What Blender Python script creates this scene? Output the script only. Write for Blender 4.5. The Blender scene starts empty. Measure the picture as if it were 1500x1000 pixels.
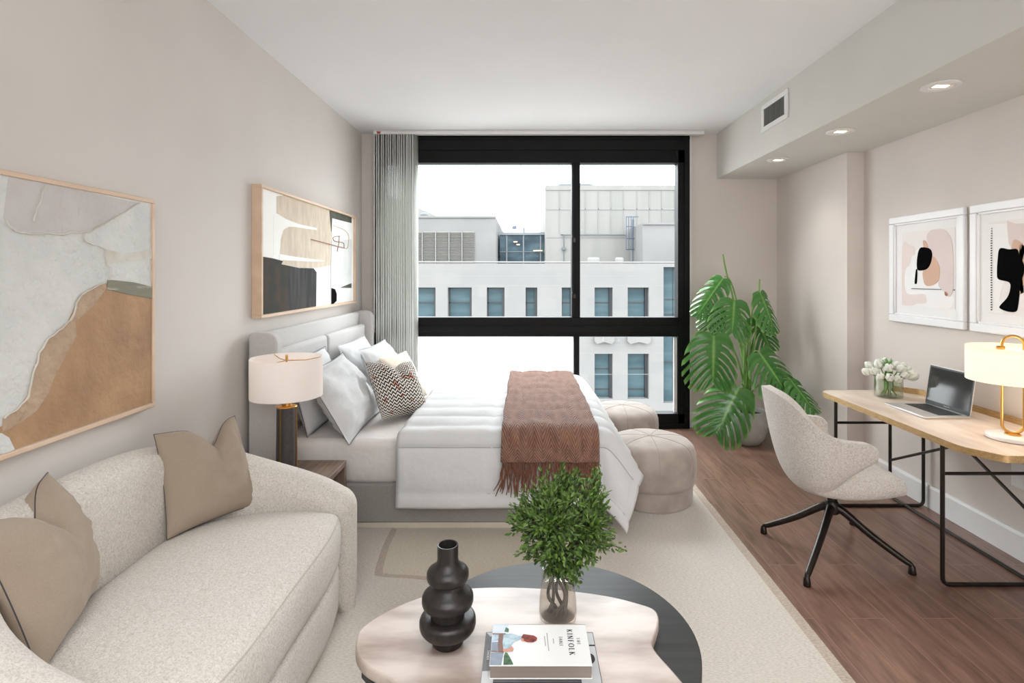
import bpy, bmesh, math, random
from math import sin, cos, pi, sqrt, atan2, radians
from mathutils import Vector, Matrix, noise

random.seed(7)
SC = bpy.context.scene
COL = SC.collection
SCALE = 1.1            # the room is laid out in working units, then enlarged once to metres
CAMZ = 1.43

# ------------------------------------------------------------------ helpers
def lin(c):
    c = c / 255.0
    return c / 12.92 if c <= 0.04045 else ((c + 0.055) / 1.055) ** 2.4

def rgb(c):
    return (lin(c[0]), lin(c[1]), lin(c[2]), 1.0)

def at(px, py, Y):
    """point of the place seen at a spot of the photo, for a known depth Y"""
    return Vector(((px - 769) * Y / 800.0, Y, CAMZ - (py - 402) * Y / 800.0))

def on_side(px, py, X):
    """point on the wall plane x = X"""
    return at(px, py, X * 800.0 / (px - 769))

def catmull(pts, n=6, closed=False):
    pts = [Vector(p) for p in pts]
    m = len(pts)
    out = []
    rng = range(m) if closed else range(m - 1)
    for i in rng:
        if closed:
            p0, p1, p2, p3 = pts[(i - 1) % m], pts[i], pts[(i + 1) % m], pts[(i + 2) % m]
        else:
            p0 = pts[i - 1] if i > 0 else pts[0] * 2 - pts[1]
            p1, p2 = pts[i], pts[i + 1]
            p3 = pts[i + 2] if i + 2 < m else pts[-1] * 2 - pts[-2]
        for k in range(n):
            t = k / n
            out.append(0.5 * ((2 * p1) + (p2 - p0) * t + (2 * p0 - 5 * p1 + 4 * p2 - p3) * t * t + (3 * p1 - p0 - 3 * p2 + p3) * t ** 3))
    if not closed:
        out.append(pts[-1])
    return out

def fillet(pts, r, n=5):
    pts = [Vector(p) for p in pts]
    out = [pts[0]]
    for i in range(1, len(pts) - 1):
        a, b, c = pts[i - 1], pts[i], pts[i + 1]
        d1 = (a - b); d2 = (c - b)
        rr = min(r, d1.length * .45, d2.length * .45)
        s = b + d1.normalized() * rr; e = b + d2.normalized() * rr
        for k in range(n + 1):
            t = k / n
            out.append(s * (1 - t) ** 2 + b * 2 * t * (1 - t) + e * t * t)
    out.append(pts[-1])
    return out

class G:
    def __init__(self):
        self.v = []; self.f = []; self.m = []; self.uv = {}
    def add(self, verts, faces, mi=0):
        o = len(self.v)
        self.v += [Vector(p) for p in verts]
        for f in faces:
            self.f.append([o + i for i in f]); self.m.append(mi)
        return o
    def box(self, x0, x1, y0, y1, z0, z1, mi=0):
        v = [(x0, y0, z0), (x1, y0, z0), (x1, y1, z0), (x0, y1, z0), (x0, y0, z1), (x1, y0, z1), (x1, y1, z1), (x0, y1, z1)]
        self.add(v, [(3, 2, 1, 0), (4, 5, 6, 7), (0, 1, 5, 4), (1, 2, 6, 5), (2, 3, 7, 6), (3, 0, 4, 7)], mi)
        return self
    def grid(self, P, nu, nv, cu=False, cv=False, mi=0, uv=False):
        """P(i, j) for i in 0..nu, j in 0..nv"""
        a = nu if cu else nu + 1; b = nv if cv else nv + 1
        o = len(self.v)
        for i in range(a):
            for j in range(b):
                self.v.append(Vector(P(i, j)))
                if uv: self.uv[o + i * b + j] = (i / nu, j / nv)
        for i in range(nu):
            for j in range(nv):
                i2 = (i + 1) % a; j2 = (j + 1) % b
                self.f.append([o + i * b + j, o + i2 * b + j, o + i2 * b + j2, o + i * b + j2]); self.m.append(mi)
        return o
    def tube(self, pts, r, n=8, closed=False, mi=0, caps=True):
        pts = [Vector(p) for p in pts]
        N = len(pts)
        rs = r if isinstance(r, (list, tuple)) else [r] * N
        tang = []
        for i in range(N):
            if closed: t = pts[(i + 1) % N] - pts[i - 1]
            else: t = pts[min(i + 1, N - 1)] - pts[max(i - 1, 0)]
            tang.append(t.normalized() if t.length > 1e-9 else Vector((0, 0, 1)))
        up = Vector((0, 0, 1)) if abs(tang[0].z) < .9 else Vector((1, 0, 0))
        nrm = (up - tang[0] * up.dot(tang[0])).normalized()
        o = len(self.v)
        for i in range(N):
            nrm = nrm - tang[i] * nrm.dot(tang[i])
            nrm = nrm.normalized() if nrm.length > 1e-6 else tang[i].orthogonal().normalized()
            bn = tang[i].cross(nrm)
            for k in range(n):
                a = 2 * pi * k / n
                self.v.append(pts[i] + (nrm * cos(a) + bn * sin(a)) * rs[i])
        for i in range(N if closed else N - 1):
            for k in range(n):
                i2 = (i + 1) % N; k2 = (k + 1) % n
                self.f.append([o + i * n + k, o + i * n + k2, o + i2 * n + k2, o + i2 * n + k]); self.m.append(mi)
        if caps and not closed:
            self.f.append([o + k for k in range(n)][::-1]); self.m.append(mi)
            self.f.append([o + (N - 1) * n + k for k in range(n)]); self.m.append(mi)
        return self
    def lathe(self, prof, c=(0, 0, 0), n=40, mi=0, cap0=True, cap1=True):
        c = Vector(c); o = len(self.v); N = len(prof)
        for (r, z) in prof:
            for k in range(n):
                a = 2 * pi * k / n
                self.v.append(c + Vector((r * cos(a), r * sin(a), z)))
        for i in range(N - 1):
            for k in range(n):
                k2 = (k + 1) % n
                self.f.append([o + i * n + k, o + i * n + k2, o + (i + 1) * n + k2, o + (i + 1) * n + k]); self.m.append(mi)
        if cap0: self.f.append([o + k for k in range(n)][::-1]); self.m.append(mi)
        if cap1: self.f.append([o + (N - 1) * n + k for k in range(n)]); self.m.append(mi)
        return self
    def prism(self, poly, fn0, fn1, mi=0):
        """poly: 2D points; fn0 / fn1 map them to the two 3D faces"""
        n = len(poly); o = len(self.v)
        self.v += [Vector(fn0(p)) for p in poly] + [Vector(fn1(p)) for p in poly]
        self.f.append([o + i for i in range(n)][::-1]); self.m.append(mi)
        self.f.append([o + n + i for i in range(n)]); self.m.append(mi)
        for i in range(n):
            j = (i + 1) % n
            self.f.append([o + i, o + j, o + n + j, o + n + i]); self.m.append(mi)
        return self
    def flat(self, poly, z, mi=0):
        self.prism(poly, lambda p: (p[0], p[1], z), lambda p: (p[0], p[1], z + .0006), mi)
        return self
    def face(self, pts, mi=0):
        o = len(self.v); self.v += [Vector(p) for p in pts]
        self.f.append(list(range(o, o + len(pts)))); self.m.append(mi)
    def build(self, name, mats, parent=None, origin=None, smooth=35, bevel=0, seg=2, sub=0, solid=0, soff=-1, local=False, recalc=True):
        if not isinstance(mats, (list, tuple)): mats = [mats]
        if origin is None:
            origin = Vector(parent['_o']) if (parent is not None and '_o' in parent and not local) else Vector((0, 0, 0))
        origin = Vector(origin)
        me = bpy.data.meshes.new(name)
        me.from_pydata([tuple(p - origin) for p in self.v], [], self.f)
        for m in mats: me.materials.append(m)
        me.polygons.foreach_set('material_index', self.m)
        if self.uv:
            l = me.uv_layers.new(name='UVMap')
            for lp in me.loops:
                l.data[lp.index].uv = self.uv.get(lp.vertex_index, (0, 0))
        if recalc:
            bm = bmesh.new(); bm.from_mesh(me)
            bmesh.ops.recalc_face_normals(bm, faces=bm.faces[:]); bm.to_mesh(me); bm.free()
        me.update()
        if smooth:
            me.shade_smooth()
            if smooth < 180: me.set_sharp_from_angle(angle=radians(smooth))
        o = bpy.data.objects.new(name, me); COL.objects.link(o)
        if parent is not None:
            o.parent = parent
        else:
            o.location = origin
            o['_o'] = tuple(origin)
        if bevel:
            b = o.modifiers.new('edge', 'BEVEL'); b.width = bevel; b.segments = seg; b.limit_method = 'ANGLE'; b.angle_limit = radians(35); b.use_clamp_overlap = True
            me.shade_smooth()
            b.harden_normals = False
            me.set_sharp_from_angle(angle=radians(60))
        if solid:
            s = o.modifiers.new('thick', 'SOLIDIFY'); s.thickness = solid; s.offset = soff
        if sub:
            s = o.modifiers.new('smooth', 'SUBSURF'); s.levels = sub; s.render_levels = sub
        return o

def tag(o, label, cat, group=None):
    o['label'] = label; o['category'] = cat
    if group: o['group'] = group
    return o

def thing(name, label, cat, loc, group=None):
    o = bpy.data.objects.new(name, None); COL.objects.link(o)
    o.location = loc; o['_o'] = tuple(loc); o.empty_display_size = .05
    return tag(o, label, cat, group)

def struct(o):
    o['kind'] = 'structure'; return o

def dup(root, loc, label=None, group=None):
    r = root.copy(); COL.objects.link(r); r.location = loc; r['_o'] = tuple(loc)
    if label: r['label'] = label
    if group: r['group'] = group
    for ch in list(root.children):
        c = ch.copy(); COL.objects.link(c); c.parent = r
        for g in list(ch.children):
            d = g.copy(); COL.objects.link(d); d.parent = c
    return r

def frame(o, loc, xa, ya):
    x = Vector(xa).normalized(); y = Vector(ya); y = (y - x * y.dot(x)).normalized(); z = x.cross(y)
    m = Matrix((x, y, z)).transposed().to_4x4()
    o.rotation_euler = m.to_euler(); o.location = loc
    return o

# ------------------------------------------------------------------ materials
def mat(name, c, rough=.6, metal=0., c2=None, nscale=6., detail=4., stretch=(1, 1, 1), bscale=0., bump=0., bdist=.01, spec=.5, sheen=0., coat=0., contrast=(.35, .65)):
    m = bpy.data.materials.new(name); m.use_nodes = True
    nt = m.node_tree; b = nt.nodes['Principled BSDF']
    b.inputs['Base Color'].default_value = rgb(c)
    b.inputs['Roughness'].default_value = rough
    b.inputs['Metallic'].default_value = metal
    b.inputs['Specular IOR Level'].default_value = spec
    if sheen:
        b.inputs['Sheen Weight'].default_value = sheen; b.inputs['Sheen Roughness'].default_value = .5
    if coat: b.inputs['Coat Weight'].default_value = coat
    tc = nt.nodes.new('ShaderNodeTexCoord')
    mp = nt.nodes.new('ShaderNodeMapping'); mp.inputs['Scale'].default_value = stretch
    nt.links.new(tc.outputs['Object'], mp.inputs['Vector'])
    if c2 is not None:
        n = nt.nodes.new('ShaderNodeTexNoise'); n.inputs['Scale'].default_value = nscale; n.inputs['Detail'].default_value = detail
        nt.links.new(mp.outputs[0], n.inputs['Vector'])
        r = nt.nodes.new('ShaderNodeValToRGB')
        r.color_ramp.elements[0].position = contrast[0]; r.color_ramp.elements[1].position = contrast[1]
        r.color_ramp.elements[0].color = rgb(c); r.color_ramp.elements[1].color = rgb(c2)
        nt.links.new(n.outputs['Fac'], r.inputs['Fac']); nt.links.new(r.outputs['Color'], b.inputs['Base Color'])
    if bump:
        n = nt.nodes.new('ShaderNodeTexNoise'); n.inputs['Scale'].default_value = bscale; n.inputs['Detail'].default_value = 3
        nt.links.new(mp.outputs[0], n.inputs['Vector'])
        bp = nt.nodes.new('ShaderNodeBump'); bp.inputs['Strength'].default_value = bump; bp.inputs['Distance'].default_value = bdist
        nt.links.new(n.outputs['Fac'], bp.inputs['Height']); nt.links.new(bp.outputs[0], b.inputs['Normal'])
    return m

def node(m, t, **kw):
    n = m.node_tree.nodes.new(t)
    for k, v in kw.items(): setattr(n, k, v)
    return n

def math_node(m, op, a, b=None, c=None):
    n = node(m, 'ShaderNodeMath', operation=op)
    for i, x in enumerate((a, b, c)):
        if x is None: continue
        if isinstance(x, (int, float)): n.inputs[i].default_value = x
        else: m.node_tree.links.new(x, n.inputs[i])
    return n.outputs[0]

def glass(name, tint=(255, 255, 255), refl=.06, rough=0.0, milk=None, grazing=.5):
    m = bpy.data.materials.new(name); m.use_nodes = True; nt = m.node_tree
    nt.nodes.remove(nt.nodes['Principled BSDF'])
    out = nt.nodes['Material Output']
    t = node(m, 'ShaderNodeBsdfTransparent'); t.inputs[0].default_value = rgb(tint)
    g = node(m, 'ShaderNodeBsdfGlossy'); g.inputs['Roughness'].default_value = rough
    lw = node(m, 'ShaderNodeLayerWeight'); lw.inputs['Blend'].default_value = .25
    f = math_node(m, 'MULTIPLY_ADD', lw.outputs['Facing'], grazing, refl)
    mx = node(m, 'ShaderNodeMixShader')
    nt.links.new(f, mx.inputs[0]); nt.links.new(t.outputs[0], mx.inputs[1]); nt.links.new(g.outputs[0], mx.inputs[2])
    if milk:
        tr = node(m, 'ShaderNodeBsdfTranslucent'); tr.inputs[0].default_value = rgb(milk[0])
        df = node(m, 'ShaderNodeBsdfDiffuse'); df.inputs[0].default_value = rgb(milk[0])
        m1 = node(m, 'ShaderNodeMixShader'); nt.links.new(tr.outputs[0], m1.inputs[1]); nt.links.new(df.outputs[0], m1.inputs[2])
        m2 = node(m, 'ShaderNodeMixShader'); m2.inputs[0].default_value = milk[1]
        nt.links.new(mx.outputs[0], m2.inputs[1]); nt.links.new(m1.outputs[0], m2.inputs[2]); mx = m2
    nt.links.new(mx.outputs[0], out.inputs[0])
    return m

def cloth_through(name, c, mix=.5, emit=None, es=0.):
    """diffuse plus translucent cloth (lamp shades, blinds); optional emission for lamp shades and the frosted pane"""
    m = bpy.data.materials.new(name); m.use_nodes = True; nt = m.node_tree
    nt.nodes.remove(nt.nodes['Principled BSDF']); out = nt.nodes['Material Output']
    d = node(m, 'ShaderNodeBsdfDiffuse'); d.inputs[0].default_value = rgb(c)
    t = node(m, 'ShaderNodeBsdfTranslucent'); t.inputs[0].default_value = rgb(c)
    mx = node(m, 'ShaderNodeMixShader'); mx.inputs[0].default_value = mix
    nt.links.new(d.outputs[0], mx.inputs[1]); nt.links.new(t.outputs[0], mx.inputs[2])
    last = mx
    if emit:
        e = node(m, 'ShaderNodeEmission'); e.inputs[0].default_value = rgb(emit); e.inputs[1].default_value = es
        ad = node(m, 'ShaderNodeAddShader'); nt.links.new(mx.outputs[0], ad.inputs[0]); nt.links.new(e.outputs[0], ad.inputs[1]); last = ad
    nt.links.new(last.outputs[0], out.inputs[0])
    return m

def glass_cloth(name, c, clear=.22):
    m = cloth_through(name, c, .6); nt = m.node_tree; out = nt.nodes['Material Output']
    old = out.inputs[0].links[0].from_socket
    t = node(m, 'ShaderNodeBsdfTransparent'); mx = node(m, 'ShaderNodeMixShader'); mx.inputs[0].default_value = clear
    nt.links.new(old, mx.inputs[1]); nt.links.new(t.outputs[0], mx.inputs[2]); nt.links.new(mx.outputs[0], out.inputs[0])
    return m

def emission(name, c, s):
    m = bpy.data.materials.new(name); m.use_nodes = True; b = m.node_tree.nodes['Principled BSDF']
    b.inputs['Base Color'].default_value = rgb(c); b.inputs['Emission Color'].default_value = rgb(c); b.inputs['Emission Strength'].default_value = s
    return m

def boucle(name, c, c2, scale=95, bump=.55):
    m = mat(name, c, .95, spec=.15, sheen=.25)
    nt = m.node_tree; b = nt.nodes['Principled BSDF']
    tc = node(m, 'ShaderNodeTexCoord')
    n = node(m, 'ShaderNodeTexNoise'); n.inputs['Scale'].default_value = scale; n.inputs['Detail'].default_value = 4; n.inputs['Distortion'].default_value = 1.2
    nt.links.new(tc.outputs['Object'], n.inputs['Vector'])
    r = node(m, 'ShaderNodeValToRGB'); r.color_ramp.elements[0].position = .33; r.color_ramp.elements[1].position = .62
    r.color_ramp.elements[0].color = rgb(c2); r.color_ramp.elements[1].color = rgb(c)
    nt.links.new(n.outputs['Fac'], r.inputs[0]); nt.links.new(r.outputs[0], b.inputs['Base Color'])
    bp = node(m, 'ShaderNodeBump'); bp.inputs['Strength'].default_value = bump; bp.inputs['Distance'].default_value = .006
    nt.links.new(n.outputs['Fac'], bp.inputs['Height']); nt.links.new(bp.outputs[0], b.inputs['Normal'])
    return m

M = {}
M['wall'] = mat('wall paint', (218, 209, 202), .75, c2=(214, 205, 198), nscale=2, bscale=220, bump=.04, bdist=.002, spec=.3)
M['wall_l'] = mat('left wall paint', (221, 215, 209), .75, c2=(217, 211, 205), nscale=2, bscale=220, bump=.04, bdist=.002, spec=.3)
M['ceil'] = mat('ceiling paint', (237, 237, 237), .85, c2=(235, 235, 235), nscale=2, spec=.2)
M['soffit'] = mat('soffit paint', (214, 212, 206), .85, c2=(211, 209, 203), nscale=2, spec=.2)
M['trim'] = mat('white trim paint', (232, 230, 228), .4, c2=(229, 227, 225), nscale=3)
M['black'] = mat('black window frame', (5, 5, 5), .5, c2=(7, 7, 7), nscale=8, spec=.2)
M['glass'] = glass('window glass', (252, 254, 254), .0, grazing=.12)
M['frost'] = cloth_through('glowing frosted glass', (255, 255, 255), .75, (240, 245, 252), .2)  # pane gets a faint emission of its own to look daylight-bright
M['blind'] = glass_cloth('blind fabric', (208, 209, 204), .16)
M['oak'] = mat('pale oak frame', (226, 198, 172), .5, c2=(214, 183, 155), nscale=9, stretch=(1, .15, 1))
M['linen_white'] = mat('white bed linen', (216, 216, 216), .9, c2=(211, 211, 211), nscale=5, bscale=30, bump=.2, bdist=.01, spec=.2, sheen=.12)
M['sheet'] = mat('fitted sheet', (226, 220, 216), .9, c2=(219, 212, 208), nscale=4, bscale=14, bump=.3, bdist=.02, spec=.2)
M['cream_cloth'] = mat('cream cushion cloth', (240, 226, 210), .9, c2=(234, 219, 203), nscale=6, bscale=60, bump=.1)
M['headboard'] = mat('pale grey upholstery', (203, 200, 197), .95, c2=(194, 190, 187), nscale=160, bscale=260, bump=.15, bdist=.003, spec=.15, sheen=.2)
M['bedbase'] = mat('grey upholstery', (156, 151, 147), .95, c2=(146, 141, 137), nscale=160, bscale=260, bump=.15, bdist=.003, spec=.15, sheen=.2)
M['plinth'] = mat('pale plinth', (214, 203, 186), .5, c2=(205, 194, 178), nscale=5)
M['taupe'] = mat('taupe linen', (168, 152, 135), .95, c2=(158, 142, 125), nscale=420, bscale=500, bump=.25, bdist=.003, spec=.12, sheen=.15)
M['piping'] = mat('dark piping thread', (74, 72, 74), .8, c2=(66, 64, 66))
M['velvet'] = mat('taupe velvet', (180, 167, 157), .85, c2=(158, 145, 135), nscale=7, detail=6, bscale=40, bump=.05, spec=.2, sheen=.4)
M['stitch'] = mat('ottoman seam', (150, 138, 129), .9, c2=(146, 134, 125))  # seam lines a little darker than the velvet
M['sofa'] = boucle('cream boucle', (226, 219, 210), (196, 186, 174), 150, .6)
M['chair'] = boucle('oatmeal boucle', (226, 219, 212), (184, 173, 163), 170, .7)
M['gun'] = mat('gunmetal', (62, 57, 53), .32, .85, c2=(54, 49, 46), nscale=12)
M['brass'] = mat('brushed brass', (214, 168, 96), .3, 1., c2=(200, 152, 84), nscale=40, stretch=(1, 1, .1))
M['brass_edge'] = mat('satin brass edge', (196, 164, 118), .45, .55, c2=(178, 146, 100), nscale=120, stretch=(1, .2, 1))
M['travert'] = mat('warm travertine', (204, 184, 168), .38, c2=(228, 212, 197), nscale=4, detail=10, stretch=(2.4, .7, 1), contrast=(.36, .62))
M['onyx'] = mat('cream onyx', (160, 141, 129), .28, c2=(214, 200, 190), nscale=2.6, detail=12, stretch=(.9, 3.0, 1), contrast=(.36, .60))
M['darkoak'] = mat('charcoal stained oak', (64, 65, 66), .5, c2=(50, 51, 52), nscale=9, detail=6, stretch=(.25, 4, 1), bscale=60, bump=.1)
M['vase'] = mat('black bronze', (52, 47, 44), .38, .25, c2=(38, 34, 31), nscale=60, stretch=(1, 1, .05), bscale=90, bump=.15, bdist=.003)
M['vase_in'] = mat('vase inside', (12, 11, 11), .8, c2=(10, 9, 9))
M['walnut'] = mat('grey brown oak', (140, 120, 105), .5, c2=(112, 93, 80), nscale=7, detail=6, stretch=(8, .6, 1))
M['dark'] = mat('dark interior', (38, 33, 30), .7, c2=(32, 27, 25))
M['leather'] = mat('charcoal leather', (72, 68, 67), .5, c2=(60, 57, 56), nscale=60, bscale=200, bump=.1)
M['shade'] = cloth_through('linen lamp shade', (248, 243, 239), .35, (255, 236, 222), .08)
M['shade_lit'] = cloth_through('lit drum shade', (250, 243, 228), .4, (255, 240, 214), .28)
M['marble'] = mat('white marble', (238, 232, 228), .25, c2=(222, 214, 210), nscale=7, detail=8)
M['concrete'] = mat('grey concrete pot', (176, 172, 166), .85, c2=(160, 156, 150), nscale=14, detail=8, bscale=80, bump=.1)
M['soil'] = mat('soil', (58, 44, 36), .95, c2=(38, 28, 22), nscale=60, bscale=70, bump=.8)
M['stem'] = mat('green stem', (118, 158, 74), .5, c2=(96, 136, 58), nscale=12)
M['bark'] = mat('dark twig', (50, 36, 28), .8, c2=(38, 27, 20), nscale=40, bscale=60, bump=.3)
M['tulip'] = mat('white tulip petal', (246, 246, 238), .6, c2=(232, 236, 222), nscale=20)
M['tulip_leaf'] = mat('tulip leaf', (92, 142, 70), .5, c2=(130, 176, 92), nscale=20)
M['vglass'] = glass('clear vase glass', (254, 255, 254), .04)
M['blush'] = glass('blush vase glass', (255, 254, 252), .02, milk=((255, 242, 234), .035), grazing=.3)
M['water'] = glass('water', (255, 252, 249), .01, milk=((255, 240, 228), .03), grazing=.15)
M['alu'] = mat('silver aluminium', (206, 202, 200), .38, .7, c2=(200, 196, 194))
M['screen'] = mat('laptop screen', (52, 52, 51), .08, c2=(60, 60, 58), nscale=2, spec=.6)
M['bezel'] = mat('black bezel', (14, 14, 15), .3, c2=(17, 17, 18))
M['key'] = mat('black keys', (22, 22, 23), .5, c2=(26, 26, 27))
M['paper'] = mat('paper mount', (236, 234, 233), .8, c2=(233, 231, 230))
M['white_frame'] = mat('white frame', (236, 235, 236), .4, c2=(232, 231, 232))
M['ink'] = mat('black ink', (2, 2, 2), .9, c2=(3, 3, 3), nscale=9, spec=.05)
M['art_bg'] = mat('blush print ground', (234, 228, 226), .8, c2=(231, 225, 222))
M['art_mauve'] = mat('pale mauve print', (220, 206, 202), .8, c2=(217, 202, 198))
M['art_tan'] = mat('tan print', (211, 176, 154), .8, c2=(205, 169, 146))
M['art_white'] = mat('pale print', (239, 237, 236), .8, c2=(236, 234, 232))
M['art_pink'] = mat('pink print', (229, 216, 211), .8, c2=(226, 212, 207))
M['cover'] = mat('white book cover', (234, 233, 230), .5, c2=(231, 230, 227))
M['pages'] = mat('shaded book pages', (150, 136, 125), .8, c2=(134, 121, 111), nscale=30, stretch=(.02, 1, 60))  # page colour darkened to carry the shade on the fore edge
M['grey_cover'] = mat('grey photograph cover', (112, 111, 110), .5, c2=(52, 51, 50), nscale=5, detail=5)
M['grey_light'] = mat('light grey print', (196, 196, 195), .5, c2=(176, 176, 175), nscale=9)
M['denim'] = mat('printed blue shirt', (150, 176, 188), .6, c2=(190, 210, 218), nscale=60)
M['sky_print'] = mat('printed pale blue', (196, 208, 224), .6, c2=(214, 222, 232), nscale=10)
M['chair_print'] = mat('printed wood', (128, 94, 82), .6, c2=(112, 80, 70))
M['hair_print'] = mat('printed auburn', (150, 50, 22), .6, c2=(72, 20, 12), nscale=50)
M['skin_print'] = mat('printed skin', (206, 142, 122), .6, c2=(196, 130, 110))
M['leaf_print'] = mat('printed green', (72, 120, 70), .6, c2=(40, 62, 44), nscale=60)
M['slate_print'] = mat('printed slate', (128, 138, 152), .6, c2=(146, 155, 168), nscale=30)
M['grey_ink'] = mat('grey lettering', (88, 86, 84), .6, c2=(84, 82, 80))
M['pale_ink'] = mat('pale lettering', (176, 174, 171), .6, c2=(172, 170, 167))
M['white_ink'] = mat('white lettering', (236, 236, 236), .6, c2=(232, 232, 232))
M['red_tag'] = mat('red tag', (176, 84, 62), .6, c2=(170, 78, 56))
M['bulb'] = emission('warm bulb', (255, 214, 170), 6.)
M['grey_metal'] = mat('grey vent metal', (176, 176, 172), .5, .0, c2=(170, 170, 166))
# outside
def blocks(m, bw, bh, mort):
    """big stone blocks: small tone steps and fine joints, laid out on the x-z face"""
    nt = m.node_tree; b = nt.nodes['Principled BSDF']; old = b.inputs['Base Color'].links[0].from_socket
    tc = node(m, 'ShaderNodeTexCoord'); mp = node(m, 'ShaderNodeMapping'); mp.inputs['Rotation'].default_value = (-pi / 2, 0, 0)
    nt.links.new(tc.outputs['Object'], mp.inputs['Vector'])
    br = node(m, 'ShaderNodeTexBrick'); br.offset = .5; br.inputs['Scale'].default_value = 1; br.inputs['Brick Width'].default_value = bw; br.inputs['Row Height'].default_value = bh
    br.inputs['Mortar Size'].default_value = .012; br.inputs['Color1'].default_value = (.955, .95, .945, 1); br.inputs['Color2'].default_value = (1.03, 1.02, 1.0, 1); br.inputs['Mortar'].default_value = mort
    nt.links.new(mp.outputs[0], br.inputs['Vector'])
    mx = node(m, 'ShaderNodeMix', data_type='RGBA', blend_type='MULTIPLY'); mx.inputs[0].default_value = 1.
    nt.links.new(old, mx.inputs[6]); nt.links.new(br.outputs['Color'], mx.inputs[7]); nt.links.new(mx.outputs[2], b.inputs['Base Color'])
    return m
M['stone'] = blocks(mat('pale limestone', (108, 107, 106), .85, c2=(104, 103, 102), nscale=.5, detail=6), 1.9, .78, (.93, .93, .93, 1))
M['stone_warm'] = mat('stained stone', (118, 115, 112), .85, c2=(109, 108, 104), nscale=.5, detail=8, stretch=(1.5, 1, .2))
M['joint'] = mat('pale panel joint', (115, 112, 111), .85, c2=(112, 112, 109))
M['louvre'] = mat('louvre metal', (115, 112, 107), .6, c2=(110, 108, 103))
M['teal'] = mat('teal office glass', (53, 71, 77), .15, c2=(71, 88, 93), nscale=.8, detail=3, stretch=(.3, 1, 2.5), spec=.12)
M['teal_dark'] = mat('dark teal glass', (32, 47, 56), .15, c2=(68, 86, 95), nscale=.5, detail=3, stretch=(1, 1, 1.6), spec=.12)
M['winframe'] = mat('dark window metal', (33, 35, 37), .5, c2=(29, 30, 34))
M['palemetal'] = mat('pale roof metal', (107, 111, 115), .5, c2=(102, 106, 110))
M['crane'] = mat('blue crane steel', (61, 71, 90), .5, c2=(58, 67, 86))
M['pipe'] = mat('grey pipe', (75, 80, 82), .5, c2=(68, 76, 78))

# floor planks
def floor_mat():
    m = mat('brown plank floor', (110, 76, 62), .33, spec=.65); nt = m.node_tree; b = nt.nodes['Principled BSDF']
    tc = node(m, 'ShaderNodeTexCoord')
    mp = node(m, 'ShaderNodeMapping'); mp.inputs['Rotation'].default_value = (0, 0, pi / 2)
    nt.links.new(tc.outputs['Object'], mp.inputs['Vector'])
    br = node(m, 'ShaderNodeTexBrick'); br.offset = .37
    br.inputs['Scale'].default_value = 1; br.inputs['Brick Width'].default_value = 1.25; br.inputs['Row Height'].default_value = .165
    br.inputs['Mortar Size'].default_value = .0028; br.inputs['Mortar Smooth'].default_value = .3; br.inputs['Bias'].default_value = 0
    br.inputs['Color1'].default_value = (0, 0, 0, 1); br.inputs['Color2'].default_value = (1, 1, 1, 1); br.inputs['Mortar'].default_value = (.5, .5, .5, 1)
    nt.links.new(mp.outputs[0], br.inputs['Vector'])
    gm = node(m, 'ShaderNodeMapping'); gm.inputs['Scale'].default_value = (11, 1.3, 1)
    nt.links.new(tc.outputs['Object'], gm.inputs['Vector'])
    # shift grain per plank
    ad = node(m, 'ShaderNodeVectorMath', operation='ADD'); sc = node(m, 'ShaderNodeVectorMath', operation='SCALE'); sc.inputs['Scale'].default_value = 7.
    nt.links.new(br.outputs['Color'], sc.inputs[0]); nt.links.new(gm.outputs[0], ad.inputs[0]); nt.links.new(sc.outputs[0], ad.inputs[1])
    n = node(m, 'ShaderNodeTexNoise'); n.inputs['Scale'].default_value = 2.2; n.inputs['Detail'].default_value = 9; n.inputs['Roughness'].default_value = .66; n.inputs['Distortion'].default_value = .35
    nt.links.new(ad.outputs[0], n.inputs['Vector'])
    r = node(m, 'ShaderNodeValToRGB'); e = r.color_ramp.elements
    e[0].position = .3; e[0].color = rgb((92, 66, 55)); e[1].position = .72; e[1].color = rgb((146, 113, 97))
    nt.links.new(n.outputs['Fac'], r.inputs[0])
    tone = node(m, 'ShaderNodeMix', data_type='RGBA', blend_type='MULTIPLY'); tone.inputs[0].default_value = 1.
    tr = node(m, 'ShaderNodeValToRGB'); tr.color_ramp.elements[0].color = (.86, .86, .87, 1); tr.color_ramp.elements[1].color = (1.08, 1.06, 1.04, 1)
    nt.links.new(br.outputs['Color'], tr.inputs[0])
    nt.links.new(r.outputs[0], tone.inputs[6]); nt.links.new(tr.outputs[0], tone.inputs[7])
    mx = node(m, 'ShaderNodeMix', data_type='RGBA'); mx.inputs[7].default_value = rgb((150, 118, 104))
    f = math_node(m, 'MULTIPLY', br.outputs['Fac'], .8)
    nt.links.new(f, mx.inputs[0]); nt.links.new(tone.outputs[2], mx.inputs[6])
    nt.links.new(mx.outputs[2], b.inputs['Base Color'])
    bp = node(m, 'ShaderNodeBump'); bp.inputs['Strength'].default_value = .12; bp.inputs['Distance'].default_value = .004
    nt.links.new(n.outputs['Fac'], bp.inputs['Height']); nt.links.new(bp.outputs[0], b.inputs['Normal'])
    return m
M['floor'] = floor_mat()

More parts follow.
